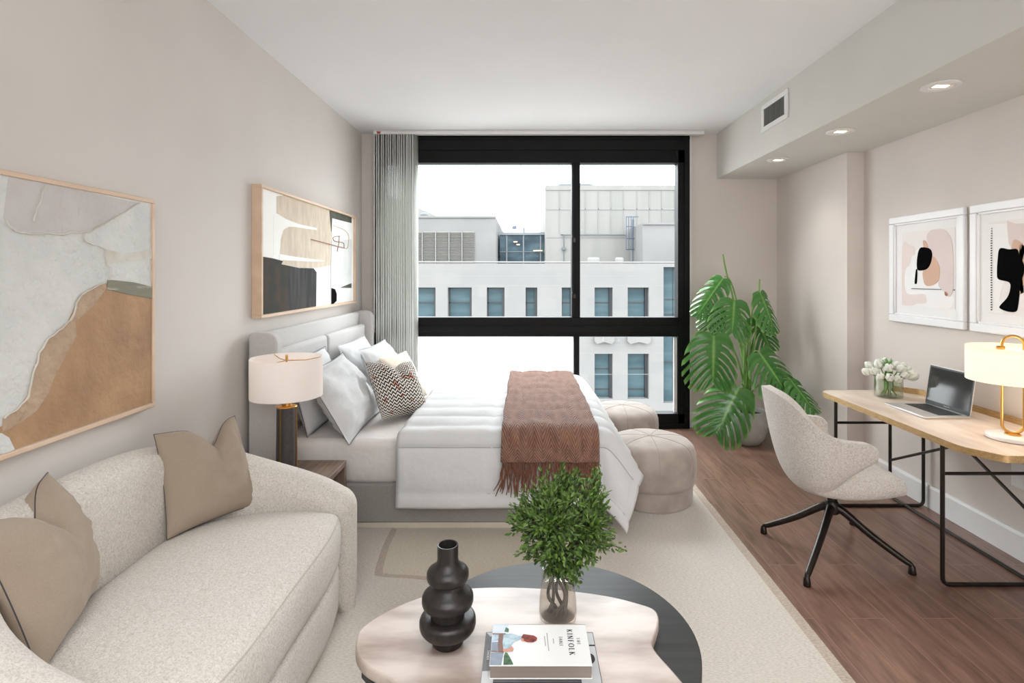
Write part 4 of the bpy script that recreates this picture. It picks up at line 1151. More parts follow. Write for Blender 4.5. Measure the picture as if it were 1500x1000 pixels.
# ------------------------------------------------------------------ books
GLY = {  # strokes on a 1-high grid: (x0,y0,x1,y1,thick)
 'T': (.70, [(.35, 0, .35, 1, 1), (0, 1, .70, 1, 0), (.22, 0, .48, 0, 0)]), 'H': (.8, [(.1, 0, .1, 1, 1), (.7, 0, .7, 1, 1), (.1, .52, .7, .52, 0), (0, 0, .2, 0, 0), (.6, 0, .8, 0, 0), (0, 1, .2, 1, 0), (.6, 1, .8, 1, 0)]),
 'E': (.6, [(.1, 0, .1, 1, 1), (0, 0, .6, 0, 0), (0, 1, .58, 1, 0), (.1, .52, .45, .52, 0)]), 'K': (.75, [(.1, 0, .1, 1, 1), (.1, .42, .65, 1, 0), (.28, .58, .72, 0, 1), (0, 0, .2, 0, 0), (0, 1, .2, 1, 0)]),
 'I': (.25, [(.12, 0, .12, 1, 1), (0, 0, .25, 0, 0), (0, 1, .25, 1, 0)]), 'N': (.85, [(.1, 0, .1, 1, 0), (.1, 1, .75, 0, 1), (.75, 0, .75, 1, 0), (0, 0, .2, 0, 0), (.64, 1, .85, 1, 0)]),
 'F': (.58, [(.1, 0, .1, 1, 1), (0, 0, .22, 0, 0), (0, 1, .58, 1, 0), (.1, .52, .45, .52, 0)]), 'L': (.58, [(.1, 0, .1, 1, 1), (0, 0, .58, 0, 0), (0, 1, .2, 1, 0)]),
 'O': (.9, 'O'), 'A': (.8, [(.05, 0, .4, 1, 0), (.4, 1, .75, 0, 1), (.17, .34, .62, .34, 0)]), 'B': (.62, [(.1, 0, .1, 1, 1), (.1, 1, .45, .97, 0), (.45, .97, .52, .75, 1), (.52, .75, .1, .52, 0), (.1, .52, .5, .46, 0), (.5, .46, .58, .22, 1), (.58, .22, .1, 0, 0)]),
 'S': (.55, [(.5, .9, .25, 1, 0), (.25, 1, .08, .78, 1), (.08, .78, .48, .3, 1), (.48, .3, .3, 0, 1), (.3, 0, .05, .1, 0)]), 'C': (.7, [(.65, .85, .4, 1, 0), (.4, 1, .08, .7, 1), (.08, .7, .08, .3, 1), (.08, .3, .4, 0, 1), (.4, 0, .65, .15, 0)]),
 'J': (.4, [(.28, 1, .28, .2, 1), (.28, .2, .05, 0, 1)])}
def lettering(text, o, xd, yd, h, thick=.11, thin=.05, gap=.22, bold=1.):
    """strokes on a plane: o origin, xd reading direction, yd up of the letters"""
    g = G(); o = Vector(o); xd = Vector(xd); yd = Vector(yd); nn = xd.cross(yd); x = 0
    def seg(x0, y0, x1, y1, w_):
        a = o + xd * (x + x0) * h + yd * y0 * h; b = o + xd * (x + x1) * h + yd * y1 * h
        d = (b - a).normalized(); s = nn.cross(d) * w_ * h * .5
        up_ = nn * .0006
        q = [a - s, b - s, b + s, a + s]
        i = len(g.v); g.v += q + [p + up_ for p in q]
        for f in ((0, 1, 2, 3), (7, 6, 5, 4), (0, 4, 5, 1), (1, 5, 6, 2), (2, 6, 7, 3), (3, 7, 4, 0)): g.f.append([i + e for e in f]); g.m.append(0)
    for ch in text:
        if ch == ' ': x += .5; continue
        wd, st = GLY[ch]
        if st == 'O':
            for q in range(20):
                a, b = 2 * pi * q / 20, 2 * pi * (q + 1) / 20
                seg(.45 + .42 * cos(a), .5 + .51 * sin(a), .45 + .42 * cos(b), .5 + .51 * sin(b), (thin + (thick - thin) * abs(cos((a + b) / 2))) * bold)
        else:
            for s in st: seg(s[0], s[1], s[2], s[3], (thick if s[4] else thin) * bold)
        x += wd + gap
    return g, x * h
# lower book
b2 = thing('book', 'grey photo-cover book lying under the white book', 'book', (.0, 1.36, .4003), 'books on the coffee table')
LZ0, LZ1 = .4003, .440
def onplane(px, py, z): return at(px, py, (CAMZ - z) * 800.0 / (py - 402))
A_ = onplane(712, 925, LZ1); B_ = onplane(868.5, 926, LZ1); C_ = onplane(881.6, 1000, LZ1); D_ = onplane(704, 1000, LZ1)
xl0, xr0, yt0 = A_.x, B_.x, (A_.y + B_.y) / 2
G().box(xl0, xr0, 1.19, yt0, LZ1 - .003, LZ1).box(xl0, xr0, 1.19, yt0, LZ0, LZ0 + .003).box(xl0, xr0, 1.19, 1.194, LZ0, LZ1).build('cover', M['grey_cover'], b2, smooth=0)
G().box(xl0 + .003, xr0 - .003, 1.194, yt0 - .003, LZ0 + .003, LZ1 - .003).build('pages', M['paper'], b2, smooth=0)
g = G()
g.flat([(xr0 - .055, yt0 - .004), (xr0 - .002, yt0 - .004), (xr0 - .002, yt0 - .052), (xr0 - .055, yt0 - .052)], LZ1, 0)
g.flat([(xr0 - .05, yt0 - .058), (xr0 - .002, yt0 - .058), (xr0 - .002, 1.20), (xr0 - .05, 1.20)], LZ1, 0)
g.flat([(xr0 - .05, yt0 - .052), (xr0 - .002, yt0 - .052), (xr0 - .002, yt0 - .058), (xr0 - .05, yt0 - .058)], LZ1, 1)
g.flat(smooth_poly([(xr0 - .03, yt0 - .085), (xr0 - .012, yt0 - .09), (xr0 - .008, yt0 - .11), (xr0 - .02, yt0 - .125), (xr0 - .034, yt0 - .11)]), LZ1 + .0004, 1)
g.flat([(xl0 + .002, yt0 - .003), (xl0 + .03, yt0 - .003), (xl0 + .014, yt0 - .02)], LZ1, 0)
g.flat([(xl0 + .001, yt0 - .15), (xl0 + .03, yt0 - .148), (xl0 + .03, 1.2), (xl0 + .001, 1.2)], LZ1, 0)
g.flat([(xl0 + .03, 1.325), (xr0 - .052, 1.325), (xr0 - .052, 1.20), (xl0 + .03, 1.20)], LZ1 + .0003, 1)
g.build('cover_print', [M['grey_light'], M['dark']], b2, smooth=0)
g, L_ = lettering('TASCHEN', (xl0 + .0095, yt0 - .075, LZ1 + .0004), (0, -1, 0), (1, 0, 0), .0055, bold=2.2)
g.build('small_lettering', M['white_ink'], b2, smooth=0)
g, L_ = lettering('J', (xl0 + .085, 1.322, LZ1 + .001), (0, -1, 0), (1, 0, 0), .02, bold=1.6)
g.build('large_lettering', M['white_ink'], b2, smooth=0)
# upper book
UZ0, UZ1 = LZ1 + .0015, .4755
b1 = thing('book', 'white book titled in thin capitals on top of the grey book', 'book', (.06, 1.41, UZ0), 'books on the coffee table')
a_ = onplane(722, 913.5, UZ1); b_ = onplane(857.5, 914, UZ1); c_ = onplane(868, 976, UZ1); d_ = onplane(717, 973, UZ1)
bxl, bxr = (a_.x + d_.x) / 2, (b_.x + c_.x) / 2; byf, byn = (a_.y + b_.y) / 2, (c_.y + d_.y) / 2
G().box(bxl, bxr, byn, byf, UZ1 - .0025, UZ1).box(bxl, bxr, byn, byf, UZ0, UZ0 + .0025).box(bxl, bxr, byf - .003, byf, UZ0, UZ1).build('cover', M['cover'], b1, smooth=0, bevel=.0008)
G().box(bxl + .002, bxr - .002, byn + .0015, byf - .003, UZ0 + .0025, UZ1 - .0025).build('pages', M['pages'], b1, smooth=0)
W_, D2 = bxr - bxl, byf - byn
# cover picture mapped from the zoomed crop: corners (228,165) (1195,170) (1272,607) (197,603)
def cov(x, y):
    v_ = (y - 165) / 440.0; xl_ = 228 - 31 * v_; xr_ = 1195 + 77 * v_
    vv = v_ / (1.12 - .12 * v_) if v_ < 1 else v_
    return (bxl + W_ * min(1, max(.004, (x - xl_) / (xr_ - xl_))), byf - D2 * min(.995, max(.005, vv)))
g = G()
def cp(mi, pts, lv): g.flat([cov(*p) for p in pts], UZ1 + .0004 * lv, mi)
cp(0, [(228, 167), (392, 167), (385, 275), (222, 275)], 0)
cp(0, [(222, 300), (330, 300), (300, 460), (205, 470)], 0)
cp(5, [(218, 385), (300, 380), (296, 470), (206, 475)], 1)
cp(5, [(203, 490), (345, 490), (322, 602), (198, 602)], 0)
cp(1, [(225, 310), (300, 292), (430, 290), (530, 320), (520, 350), (450, 385), (405, 450), (330, 462), (335, 420), (300, 360), (222, 372)], 2)
cp(2, [(222, 288), (362, 288), (362, 299), (340, 300), (330, 400), (345, 485), (290, 480), (280, 420), (290, 300), (222, 299)], 3)
cp(2, [(203, 474), (345, 484), (345, 492), (203, 484)], 3)
cp(3, [(525, 360), (530, 325), (548, 298), (600, 305), (660, 315), (695, 340), (688, 370), (650, 388), (590, 385)], 3)
cp(4, [(335, 462), (400, 460), (425, 430), (450, 455), (440, 480), (340, 485)], 4)
cp(4, [(525, 345), (548, 350), (560, 378), (530, 372)], 4)
cp(6, [(362, 490), (385, 500), (415, 545), (448, 600), (345, 603), (346, 530)], 4)
cp(6, [(350, 265), (362, 210), (395, 232), (392, 270)], 2)
g.build('cover_picture', [M['sky_print'], M['denim'], M['chair_print'], M['hair_print'], M['skin_print'], M['slate_print'], M['leaf_print']], b1, smooth=0)
def titl(text, x, y0, y1, hpx, ink, name, bold=1.):
    o = cov(x, y0); e = cov(x, y1); span = o[1] - e[1]
    _, L0 = lettering(text, (0, 0, 0), (0, -1, 0), (1, 0, 0), 1.)
    h = hpx / 1010 * W_
    gap = .22 + (span / h - L0 + .22) / max(1, len(text) - 1)
    g, _ = lettering(text, (o[0], o[1], UZ1 + .0006), (0, -1, 0), (1, 0, 0), h, gap=gap, bold=bold)
    g.build(name, ink, b1, smooth=0)
titl('THE', 1108, 338, 408, 30, M['grey_ink'], 'title_lettering')
titl('KINFOLK', 1003, 240, 512, 54, M['ink'], 'title_lettering', 1.25)
titl('TABLE', 922, 322, 425, 32, M['grey_ink'], 'title_lettering')
g = G()
for (x, ya, yb) in ((790, 280, 475), (766, 318, 425), (858, 345, 400)):
    n_ = int((yb - ya) / 9)
    for q in range(n_):
        y = ya + (yb - ya) * q / n_; p = cov(x + (y - ya) * .12, y)
        g.flat([(p[0], p[1]), (p[0] + .0022, p[1]), (p[0] + .0022, p[1] - .0022), (p[0], p[1] - .0022)], UZ1 + .0004, 0)
g.build('small_lettering', M['pale_ink'], b1, smooth=0)

# ------------------------------------------------------------------ desk
dk = thing('desk', 'long desk with travertine-look top, brass edge and thin black metal frame', 'desk', (2.19, 2.9, 0))
X0, X1, Y0, Y1, DZ = 1.905, 2.466, 2.262, 3.55, .680
outl2 = fillet([(X0 + .10, Y0, 0), (X0, Y0 + .15, 0), (X0, Y1 - .03, 0), (X0 + .05, Y1, 0), (X1 - .12, Y1, 0), (X1, Y1 - .14, 0), (X1, Y0 + .10, 0), (X1 - .06, Y0, 0), (X0 + .10, Y0, 0)], .05)[1:-1]
outl2 = fillet([(X0 + .2, Y0, 0), (X0 + .085, Y0, 0), (X0, Y0 + .13, 0), (X0, Y1 - .05, 0), (X0 + .05, Y1, 0), (X1 - .12, Y1, 0), (X1, Y1 - .14, 0), (X1, Y0 + .10, 0), (X1 - .06, Y0, 0), (X0 + .2, Y0, 0)], .035)
outl2 = outl2[:-1]
cdesk = Vector(((X0 + X1) / 2, (Y0 + Y1) / 2, 0))
g = G(); g.prism([(p.x, p.y) for p in outl2], lambda p: (p[0], p[1], DZ - .028), lambda p: (p[0], p[1], DZ)); g.build('tabletop', M['travert'], dk, smooth=0)
g = G(); n = len(outl2)
def off(p, d): 
    q = p - cdesk; q = Vector((q.x / .28, q.y / .644, 0)); 
    return p + Vector((q.x, q.y, 0)).normalized() * d
rows = [(.0, DZ - .030), (.003, DZ - .030), (.003, DZ - .0005), (.0003, DZ + .0002)]
g.grid(lambda i, j: off(outl2[i % n], rows[j][0]) + Vector((0, 0, rows[j][1])), n, 3, cu=True); g.build('edge_band', M['brass_edge'], dk, smooth=30)
bk = fillet([(X1 - .13, Y1 - .004, 0), (X1 - .115, Y1 - .004, 0), (X1 - .002, Y1 - .142, 0), (X1 - .002, Y0 + .10, 0)], .03)
g = G()
g.grid(lambda i, j: bk[i] + Vector((0, 0, 0)) + [Vector((0, 0, DZ)), Vector((0, 0, DZ + .034)), Vector((.006, .004, DZ + .034)), Vector((.006, .004, DZ - .028))][j], len(bk) - 1, 3)
g.build('back_rail', M['brass_edge'], dk, smooth=30)
FT = DZ - .030
rr_ = .0095
def sled(y):
    G().tube(fillet([(1.915, y, FT), (1.915, y, rr_), (2.455, y, rr_), (2.455, y, FT)], .035), rr_, 10).build('sled_leg', M['gun'], dk)
    G().tube([(1.915, y, .518), (2.455, y, .518)], .008, 8).build('cross_bar', M['gun'], dk)
sled(2.505); sled(3.365)
G().tube(fillet([(2.34, 3.50, FT), (2.34, 3.50, rr_ + .0), (2.34, 2.36, rr_), (2.34, 2.36, FT)], .05), rr_, 10).build('sled_leg', M['gun'], dk)
G().tube([(2.335, 3.49, .245), (2.335, 2.66, FT)], .008, 8).build('brace', M['gun'], dk)
G().tube([(2.35, 3.20, FT), (2.35, 2.37, .235)], .008, 8).build('brace', M['gun'], dk)

# desk lamp
dx_, dy_ = 2.225, 2.49
dl = thing('table_lamp', 'lit desk lamp with looped brass stem, cream drum shade and marble base', 'lamp', (dx_, dy_, DZ), 'table lamps')
G().lathe([(.096, 0), (.1, .003), (.1, .017), (.097, .020)], (dx_, dy_, DZ + .0003), 56).build('base', M['marble'], dl, smooth=50)
G().lathe([(.030, .020), (.030, .026), (.010, .028)], (dx_, dy_, DZ), 24).build('brass_foot', M['brass'], dl)
def loop():
    w_, zb, zt = .040, DZ + .028, 1.150
    pts = []
    for q in range(17):
        a = pi + pi * q / 16; pts.append((cos(a) * w_, zb + .04 + sin(a) * w_))
    for q in range(1, 12): pts.append((w_, zb + .04 + (zt - w_ - zb - .04) * q / 12))
    for q in range(17):
        a = pi * q / 16; pts.append((cos(a) * w_, zt - w_ + sin(a) * w_))
    for q in range(1, 12): pts.append((-w_, zt - w_ - (zt - w_ - zb - .04) * q / 12))
    return pts
ld = Vector((.92, -.39, 0)).normalized()
G().tube([Vector((dx_, dy_, z)) + ld * a for a, z in loop()], .0062, 10, closed=True).build('brass_loop', M['brass'], dl)
R = .172
G().lathe([(R - .002, .945), (R, .945), (R, 1.10), (R - .003, 1.10), (R - .003, .945)], (dx_, dy_, 0), 64, cap0=False, cap1=False).build('lamp_shade', M['shade_lit'], dl)
G().lathe([(.02, 1.085), (R - .004, 1.085), (R - .004, 1.087), (.02, 1.087)], (dx_, dy_, 0), 48, cap0=False, cap1=False).build('shade_diffuser', M['shade_lit'], dl)
G().tube([Vector((dx_, dy_, 1.095)) - ld * .06, Vector((dx_, dy_, 1.095)) - ld * .03], .008, 10).build('shade_clamp', M['brass'], dl)

# laptop
la = thing('laptop', 'open silver laptop with dark screen on the desk', 'laptop', (2.2, 2.97, DZ))
lx0, lx1, ly0, ly1 = 2.075, 2.315, 2.835, 3.155
ltz = DZ + .0005
G().box(lx0, lx1, ly0, ly1, ltz, ltz + .011).build('laptop_base', M['alu'], la, bevel=.003)
G().box(lx0 + .095, lx1 - .018, ly0 + .028, ly1 - .028, ltz + .0105, ltz + .0113).build('keyboard_well', M['bezel'], la, smooth=0)
g = G()
for i in range(5):
    for j in range(14):
        x = lx0 + .099 + i * .0245; y = ly0 + .032 + j * .0184
        g.box(x, x + .0205, y, y + .0155, ltz + .0113, ltz + .0125)
g.build('keys', M['key'], la, smooth=0)['kind'] = 'stuff'
G().box(lx0 + .01, lx0 + .085, ly0 + .095, ly1 - .095, ltz + .0105, ltz + .0112).build('trackpad', M['alu'], la, smooth=0)
G().tube([(lx1 - .004, ly0 + .01, ltz + .011), (lx1 - .004, ly1 - .01, ltz + .011)], .005, 8).build('hinge', M['bezel'], la)
tilt = radians(8); sh_ = .222
def LP(x, y, z): # screen local: x thickness away from the user, y along, z up
    return Vector((lx1 - .004 + x * cos(tilt) + z * sin(tilt), y, ltz + .012 - x * sin(tilt) + z * cos(tilt)))
def lbox(g, x0, x1, y0, y1, z0, z1, mi=0):
    o = len(g.v); g.v += [LP(*p) for p in ((x0, y0, z0), (x1, y0, z0), (x1, y1, z0), (x0, y1, z0), (x0, y0, z1), (x1, y0, z1), (x1, y1, z1), (x0, y1, z1))]
    for f in ((3, 2, 1, 0), (4, 5, 6, 7), (0, 1, 5, 4), (1, 2, 6, 5), (2, 3, 7, 6), (3, 0, 4, 7)): g.f.append([o + q for q in f]); g.m.append(mi)
g = G(); lbox(g, 0, .005, ly0, ly1, 0, sh_); lid = g.build('laptop_lid', M['alu'], la, bevel=.0015)
g = G(); lbox(g, -.0008, 0.0003, ly0 + .003, ly1 - .003, .003, sh_ - .003); g.build('bezel', M['bezel'], la, smooth=0)
g = G(); lbox(g, -.0014, -.0006, ly0 + .012, ly1 - .012, .022, sh_ - .012); g.build('screen', M['screen'], la, smooth=0)
cu = bpy.data.curves.new('lettering', 'FONT'); cu.body = 'MacBook Pro'; cu.size = .008; cu.align_x = 'CENTER'
tmp = bpy.data.objects.new('tmp_text', cu); COL.objects.link(tmp)
dg = bpy.context.evaluated_depsgraph_get(); tm = bpy.data.meshes.new_from_object(tmp.evaluated_get(dg))
bpy.data.objects.remove(tmp)
g = G(); g.v = [LP(-.0016, (ly0 + ly1) / 2 - v_.co.x, .010 + v_.co.y) for v_ in tm.vertices]; g.f = [list(p.vertices) for p in tm.polygons]; g.m = [0] * len(g.f)
bpy.data.meshes.remove(tm)
g.build('lettering', M['white_ink'], la, smooth=0, recalc=False)

# tulips in a glass vase
tx, ty = 2.237, 3.36
tv_ = thing('glass_vase', 'clear cylinder vase of water and white tulips on the desk', 'vase', (tx, ty, DZ))
G().lathe([(.075, 0), (.077, .003), (.077, .145), (.0752, .145), (.0748, .008), (.05, .007)], (tx, ty, DZ + .0004), 48).build('vase_glass', M['vglass'], tv_, smooth=50)
G().lathe([(.0745, .0085), (.0745, .10)], (tx, ty, DZ + .0004), 40).build('water', glass('vase water', (240, 246, 232), .02), tv_)
rt = random.Random(12)
def make_bloom(g, c, d, s):
    d = d.normalized(); a0 = d.orthogonal().normalized(); b0 = d.cross(a0)
    for layer in range(2):
        for q in range(3):
            ang = 2 * pi * (q + .5 * layer) / 3
            ra = a0 * cos(ang) + b0 * sin(ang); sa = d.cross(ra)
            def P(i, j):
                t = i / 6; u_ = j / 4 * 2 - 1
                prof = sin(pi * min(1, t * .80 + .12)) ** .8
                w_ = s * .46 * sin(pi * min(1., .12 + t * .86)) ** .7
                r_ = s * (.40 + (.03 if layer else 0)) * prof * (1 if t < .75 else 1)
                return c + d * (s * 1.25 * t) + ra * (r_ * (1 - .25 * u_ * u_)) + sa * (w_ * u_)
            g.grid(P, 6, 4)
spots = []
for (u_, v_, h_) in ((-.125, -.02, .165), (-.105, .05, .195), (-.085, -.06, .175), (-.055, .0, .205), (-.05, -.09, .150), (-.02, .06, .215), (-.005, -.05, .195), (.0, -.10, .150), (.03, .01, .205), (.045, -.09, .145), (.06, -.03, .195), (.075, .06, .200), (.085, -.06, .165), (.115, .0, .170), (.13, -.03, .160), (.10, .08, .18)):
    spots.append((u_, v_, h_))
for i, (u_, v_, h_) in enumerate(spots):
    ang = -.55  # the bunch spreads across the line of sight
    hx = tx + u_ * cos(ang) * .76 - v_ * sin(ang) * .62; hy = ty + u_ * sin(ang) * .76 + v_ * cos(ang) * .62
    head = Vector((hx, hy, DZ + h_ - .030))
    foot = Vector((tx - (hx - tx) * .45 + rt.uniform(-.012, .012), ty - (hy - ty) * .45 + rt.uniform(-.012, .012), DZ + .012))
    out = Vector((hx - tx, hy - ty, 0))
    t = thing('tulip', 'white tulip among the bunch in the clear vase', 'flower', foot, 'white tulips in the clear vase')
    mid = Vector((tx + (hx - tx) * .25, ty + (hy - ty) * .25, DZ + .10))
    q = catmull([foot, (foot + mid) / 2 + Vector((rt.uniform(-.006, .006), rt.uniform(-.006, .006), 0)), mid, head], 5)
    G().tube(q, .0032, 6).build('stem', M['stem'], t)
    g = G(); make_bloom(g, head - Vector((0, 0, .004)), out * 2.2 + Vector((0, 0, .12 + rt.uniform(0, .08))) + Vector((0, -.05, 0)), rt.uniform(.042, .049)); g.build('bloom', M['tulip'], t, smooth=180, solid=.001)
    la_ = rt.uniform(0, 2 * pi)
    d0 = (out.normalized() if out.length > .01 else Vector((1, 0, 0))) + Vector((cos(la_), sin(la_), 0)) * .6
    L = rt.uniform(.19, .24); base = q[3]
    g = G(); sd = d0.cross(Vector((0, 0, 1))).normalized()
    limit = .068
    def LPf(i_, j_):
        t_ = i_ / 8; u2 = j_ / 2 - .5
        c = base + Vector((0, 0, L * (t_ - .18 * t_ * t_))) + d0.normalized() * (.035 * t_ * t_ + .04 * max(0, t_ - .7))
        rad = Vector((c.x - tx, c.y - ty, 0))
        if c.z < DZ + .15 and rad.length > limit: c -= rad * (1 - limit / rad.length)
        return c + sd * u2 * .022 * sin(pi * (.12 + .86 * t_)) + d0.normalized() * (-.004 * (1 - abs(u2) * 2))
    g.grid(LPf, 8, 2); g.build('leaf', M['tulip_leaf'], t, smooth=180)

# ------------------------------------------------------------------ swivel chair
CX, CY = 1.585, 2.82
sw = thing('swivel_chair', 'oatmeal boucle chair with curved back and four-spoke dark metal base', 'chair', (CX, CY, 0))
rim = [(.085, -.232, .600), (.055, -.243, .632), (-.03, -.25, .642), (-.115, -.246, .660), (-.19, -.225, .715), (-.25, -.188, .790), (-.29, -.125, .830), (-.302, 0, .838)]
mid = [(.085, -.230, .566), (.05, -.238, .552), (-.03, -.236, .512), (-.11, -.226, .468), (-.165, -.198, .458), (-.20, -.150, .455), (-.22, -.08, .453), (-.226, 0, .452)]
low = [(.082, -.224, .558), (.045, -.226, .540), (-.03, -.212, .482), (-.085, -.185, .405), (-.12, -.150, .372), (-.14, -.105, .358), (-.15, -.05, .352), (-.152, 0, .350)]
def full(c): return catmull(c + [(f, -s, z) for f, s, z in c[:-1][::-1]], 4)
Rm, Mm, Lm = full(rim), full(mid), full(low)
rot = radians(-4)
def chair_pt(p): return Vector((CX + p.x * cos(rot) - p.y * sin(rot), CY + p.x * sin(rot) + p.y * cos(rot), p.z))
g = G()
def SP(i, j):
    t = j / 12; a, b, c = Lm[i], Mm[i], Rm[i]
    # quadratic through the three rails
    L0 = (t - .45) * (t - 1) / (.45); L1 = t * (t - 1) / (.45 * (.45 - 1)); L2 = t * (t - .45) / (.55)
    return chair_pt(a * L0 + b * L1 + c * L2)
g.grid(SP, len(Rm) - 1, 12)
sh2 = g.build('seat_shell', M['chair'], sw, smooth=180, recalc=False)
s = sh2.modifiers.new('thick', 'SOLIDIFY'); s.thickness = .042; s.offset = 0.
b = sh2.modifiers.new('edge', 'BEVEL'); b.width = .016; b.segments = 3; b.limit_method = 'ANGLE'; b.angle_limit = radians(50)
ss = sh2.modifiers.new('smooth', 'SUBSURF'); ss.levels = 1; ss.render_levels = 1
# seat pad
pl = [(.245, -.18), (.245, .18), (.21, .228), (.05, .238), (-.08, .215), (-.17, .15), (-.20, 0), (-.17, -.15), (-.08, -.215), (.05, -.238), (.21, -.228)]
pl = catmull([(a, b_, 0) for a, b_ in pl], 6, True)
g = G()
rows = [(.15, -1.10), (.055, -1.05), (.020, -.93), (.004, -.62), (0, 0.), (.004, .62), (.018, .93), (.05, 1.03), (.14, 1.10)]
def QP(i, j):
    p = pl[i % len(pl)]; ins, h_ = rows[j]; L = p.length
    q = p * (1 - min(.95, ins / L))
    ft = max(0, min(1, (p.x + .1) / .35))
    zt = .452; zb = .345 + .032 * ft * ft
    z = (zt + zb) / 2 + (zt - zb) / 2 * h_
    if h_ > .9: z += .004
    return chair_pt(Vector((q.x, q.y, z)))
g.grid(QP, len(pl), len(rows) - 1, cu=True)
g.face([QP(i, len(rows) - 1) for i in range(len(pl))]); g.face([QP(i, 0) for i in range(len(pl))][::-1])
g.build('seat_pad', M['chair'], sw, smooth=180)
G().lathe([(.028, .200), (.034, .206), (.036, .232), (.030, .262), (.024, .27), (.023, .345)], (CX, CY, 0), 32).build('column', M['gun'], sw)
G().lathe([(.05, .336), (.085, .345), (.085, .352)], (CX, CY, 0), 32).build('mounting_plate', M['gun'], sw)
for (fx, fy) in ((1.32, 3.02), (1.296, 2.51), (1.85, 2.61), (1.875, 3.126)):
    d = Vector((fx - CX, fy - CY, 0)); L = d.length; d.normalize(); c = Vector((CX, CY, 0))
    q = [c + d * .018 + Vector((0, 0, .236)), c + d * .06 + Vector((0, 0, .215)), c + d * (L * .5) + Vector((0, 0, .137)), c + d * (L - .04) + Vector((0, 0, .061)), c + d * (L - .008) + Vector((0, 0, .046)), c + d * L + Vector((0, 0, .034))]
    lg = G().tube(catmull(q, 4), [.022 - .0115 * t / 20 for t in range(21)], 12).build('leg', M['gun'], sw)
    G().lathe([(.0165, .0005), (.018, .004), (.0165, .02), (.0135, .038), (.006, .046)], (fx, fy, 0), 20).build('foot', M['gun'], lg, origin=sw['_o'])

# ------------------------------------------------------------------ monstera
px_, py_ = 1.885, 4.66
mo = thing('potted_monstera', 'tall monstera plant in a grey concrete pot by the window', 'plant', (px_, py_, 0))
G().lathe([(.10, .0), (.118, .004), (.150, .05), (.170, .11), (.176, .17), (.172, .23), (.164, .272), (.160, .280), (.150, .280), (.150, .235)], (px_, py_, 0), 56, cap1=False).build('pot', M['concrete'], mo, smooth=60)
G().lathe([(.151, .238), (.09, .246), (.02, .25)], (px_, py_, 0), 32).build('soil', M['soil'], mo, smooth=60)
def monstera_leaf(base, tip, width, face, nsplit=6, droop=.18, fold=.25, seed=0, start=.15):
    base = Vector(base); tip = Vector(tip); y = (tip - base); L = y.length; y.normalize()
    z = Vector(face); z = (z - y * z.dot(y)).normalized(); x = y.cross(z)
    NT, NS = 96, 16; g = G(); keep = {}; rs = random.Random(seed)
    cuts = []
    for side in (-1, 1):
        cs = []
        for q in range(nsplit):
            cs.append((.13 + .74 * (q + .5) / nsplit + rs.uniform(-.012, .012), rs.uniform(.013, .020) * (1.2 if q < nsplit - 1 else .9), rs.uniform(.16, .32)))
        cuts.append(cs)
    def pt(side, t, s):
        hw = width / 2 * (sin(pi * min(1, (.075 + t * .925)) ** .66) ** .8)
        hw = max(0., hw)
        ang = radians(128 - 88 * t ** .7)            # angle of the lobes from the midrib
        m = L * (.10 + .80 * t)                       # start on the midrib
        # curved lobe
        lx_ = hw * s; ly_ = (hw * s) * cos(ang) / max(.5, sin(ang)) + hw * .70 * s * s
        ly = m + ly_
        bend = droop * L * (ly / L) ** 2 + fold * (lx_ ** 2) / max(width, .01) * 2.0
        rip = .006 * sin(t * 45) * s
        return base + x * (side * lx_) + y * ly + z * (-bend + rip)
    for si, side in enumerate((-1, 1)):
        o = len(g.v)
        for i in range(NT + 1):
            for j in range(NS + 1):
                t = i / NT; s_ = j / NS
                g.uv[len(g.v)] = (t, .5 + .5 * s_ * side * .998)
                g.v.append(pt(side, t, s_))
        for i in range(NT):
            for j in range(NS):
                t = (i + .5) / NT; s_ = (j + .5) / NS; cut = False
                for (c, w_, s0) in cuts[si]:
                    if s_ > s0 and abs(t - c) < w_ * (.55 + .75 * (s_ - s0) / (1 - s0)): cut = True
                if cut: continue
                q = [o + i * (NS + 1) + j, o + (i + 1) * (NS + 1) + j, o + (i + 1) * (NS + 1) + j + 1, o + i * (NS + 1) + j + 1]
                g.f.append(q if side == 1 else q[::-1]); g.m.append(0)
    lf = g.build('leaf', M['monstera'], mo, smooth=180, recalc=False)
    return lf
def zp(x, y, Y): return at(980 + x / 3.125, 360 + y / 3.125, Y)
LV = [((205, 385), (205, 650), 4.46, 4.36, 245, (.1, -1, .45), 6, .10, .30, 1),
      ((300, 235), (292, 412), 4.62, 4.50, 195, (.1, -1, .5), 6, .12, .30, 2),
      ((262, 128), (108, 340), 4.70, 4.62, 125, (-.55, -1, .45), 5, .14, .35, 3),
      ((408, 192), (505, 412), 4.66, 4.56, 135, (.55, -1, .3), 5, .14, .35, 4),
      ((400, 470), (548, 672), 4.52, 4.40, 215, (.25, -1, .5), 6, .12, .30, 5),
      ((330, 625), (205, 888), 4.48, 4.38, 235, (-.1, -1, .5), 6, .10, .28, 6),
      ((385, 312), (480, 485), 4.80, 4.74, 165, (.3, -1, .4), 6, .12, .30, 7),
      ((545, 600), (690, 775), 4.46, 4.24, 120, (.3, -1, .6), 5, .14, .35, 8),
      ((225, 265), (178, 392), 4.84, 4.80, 120, (-.2, -1, .4), 5, .12, .30, 9),
      ((470, 560), (610, 765), 4.62, 4.44, 120, (.1, -1, .5), 5, .12, .30, 10)]
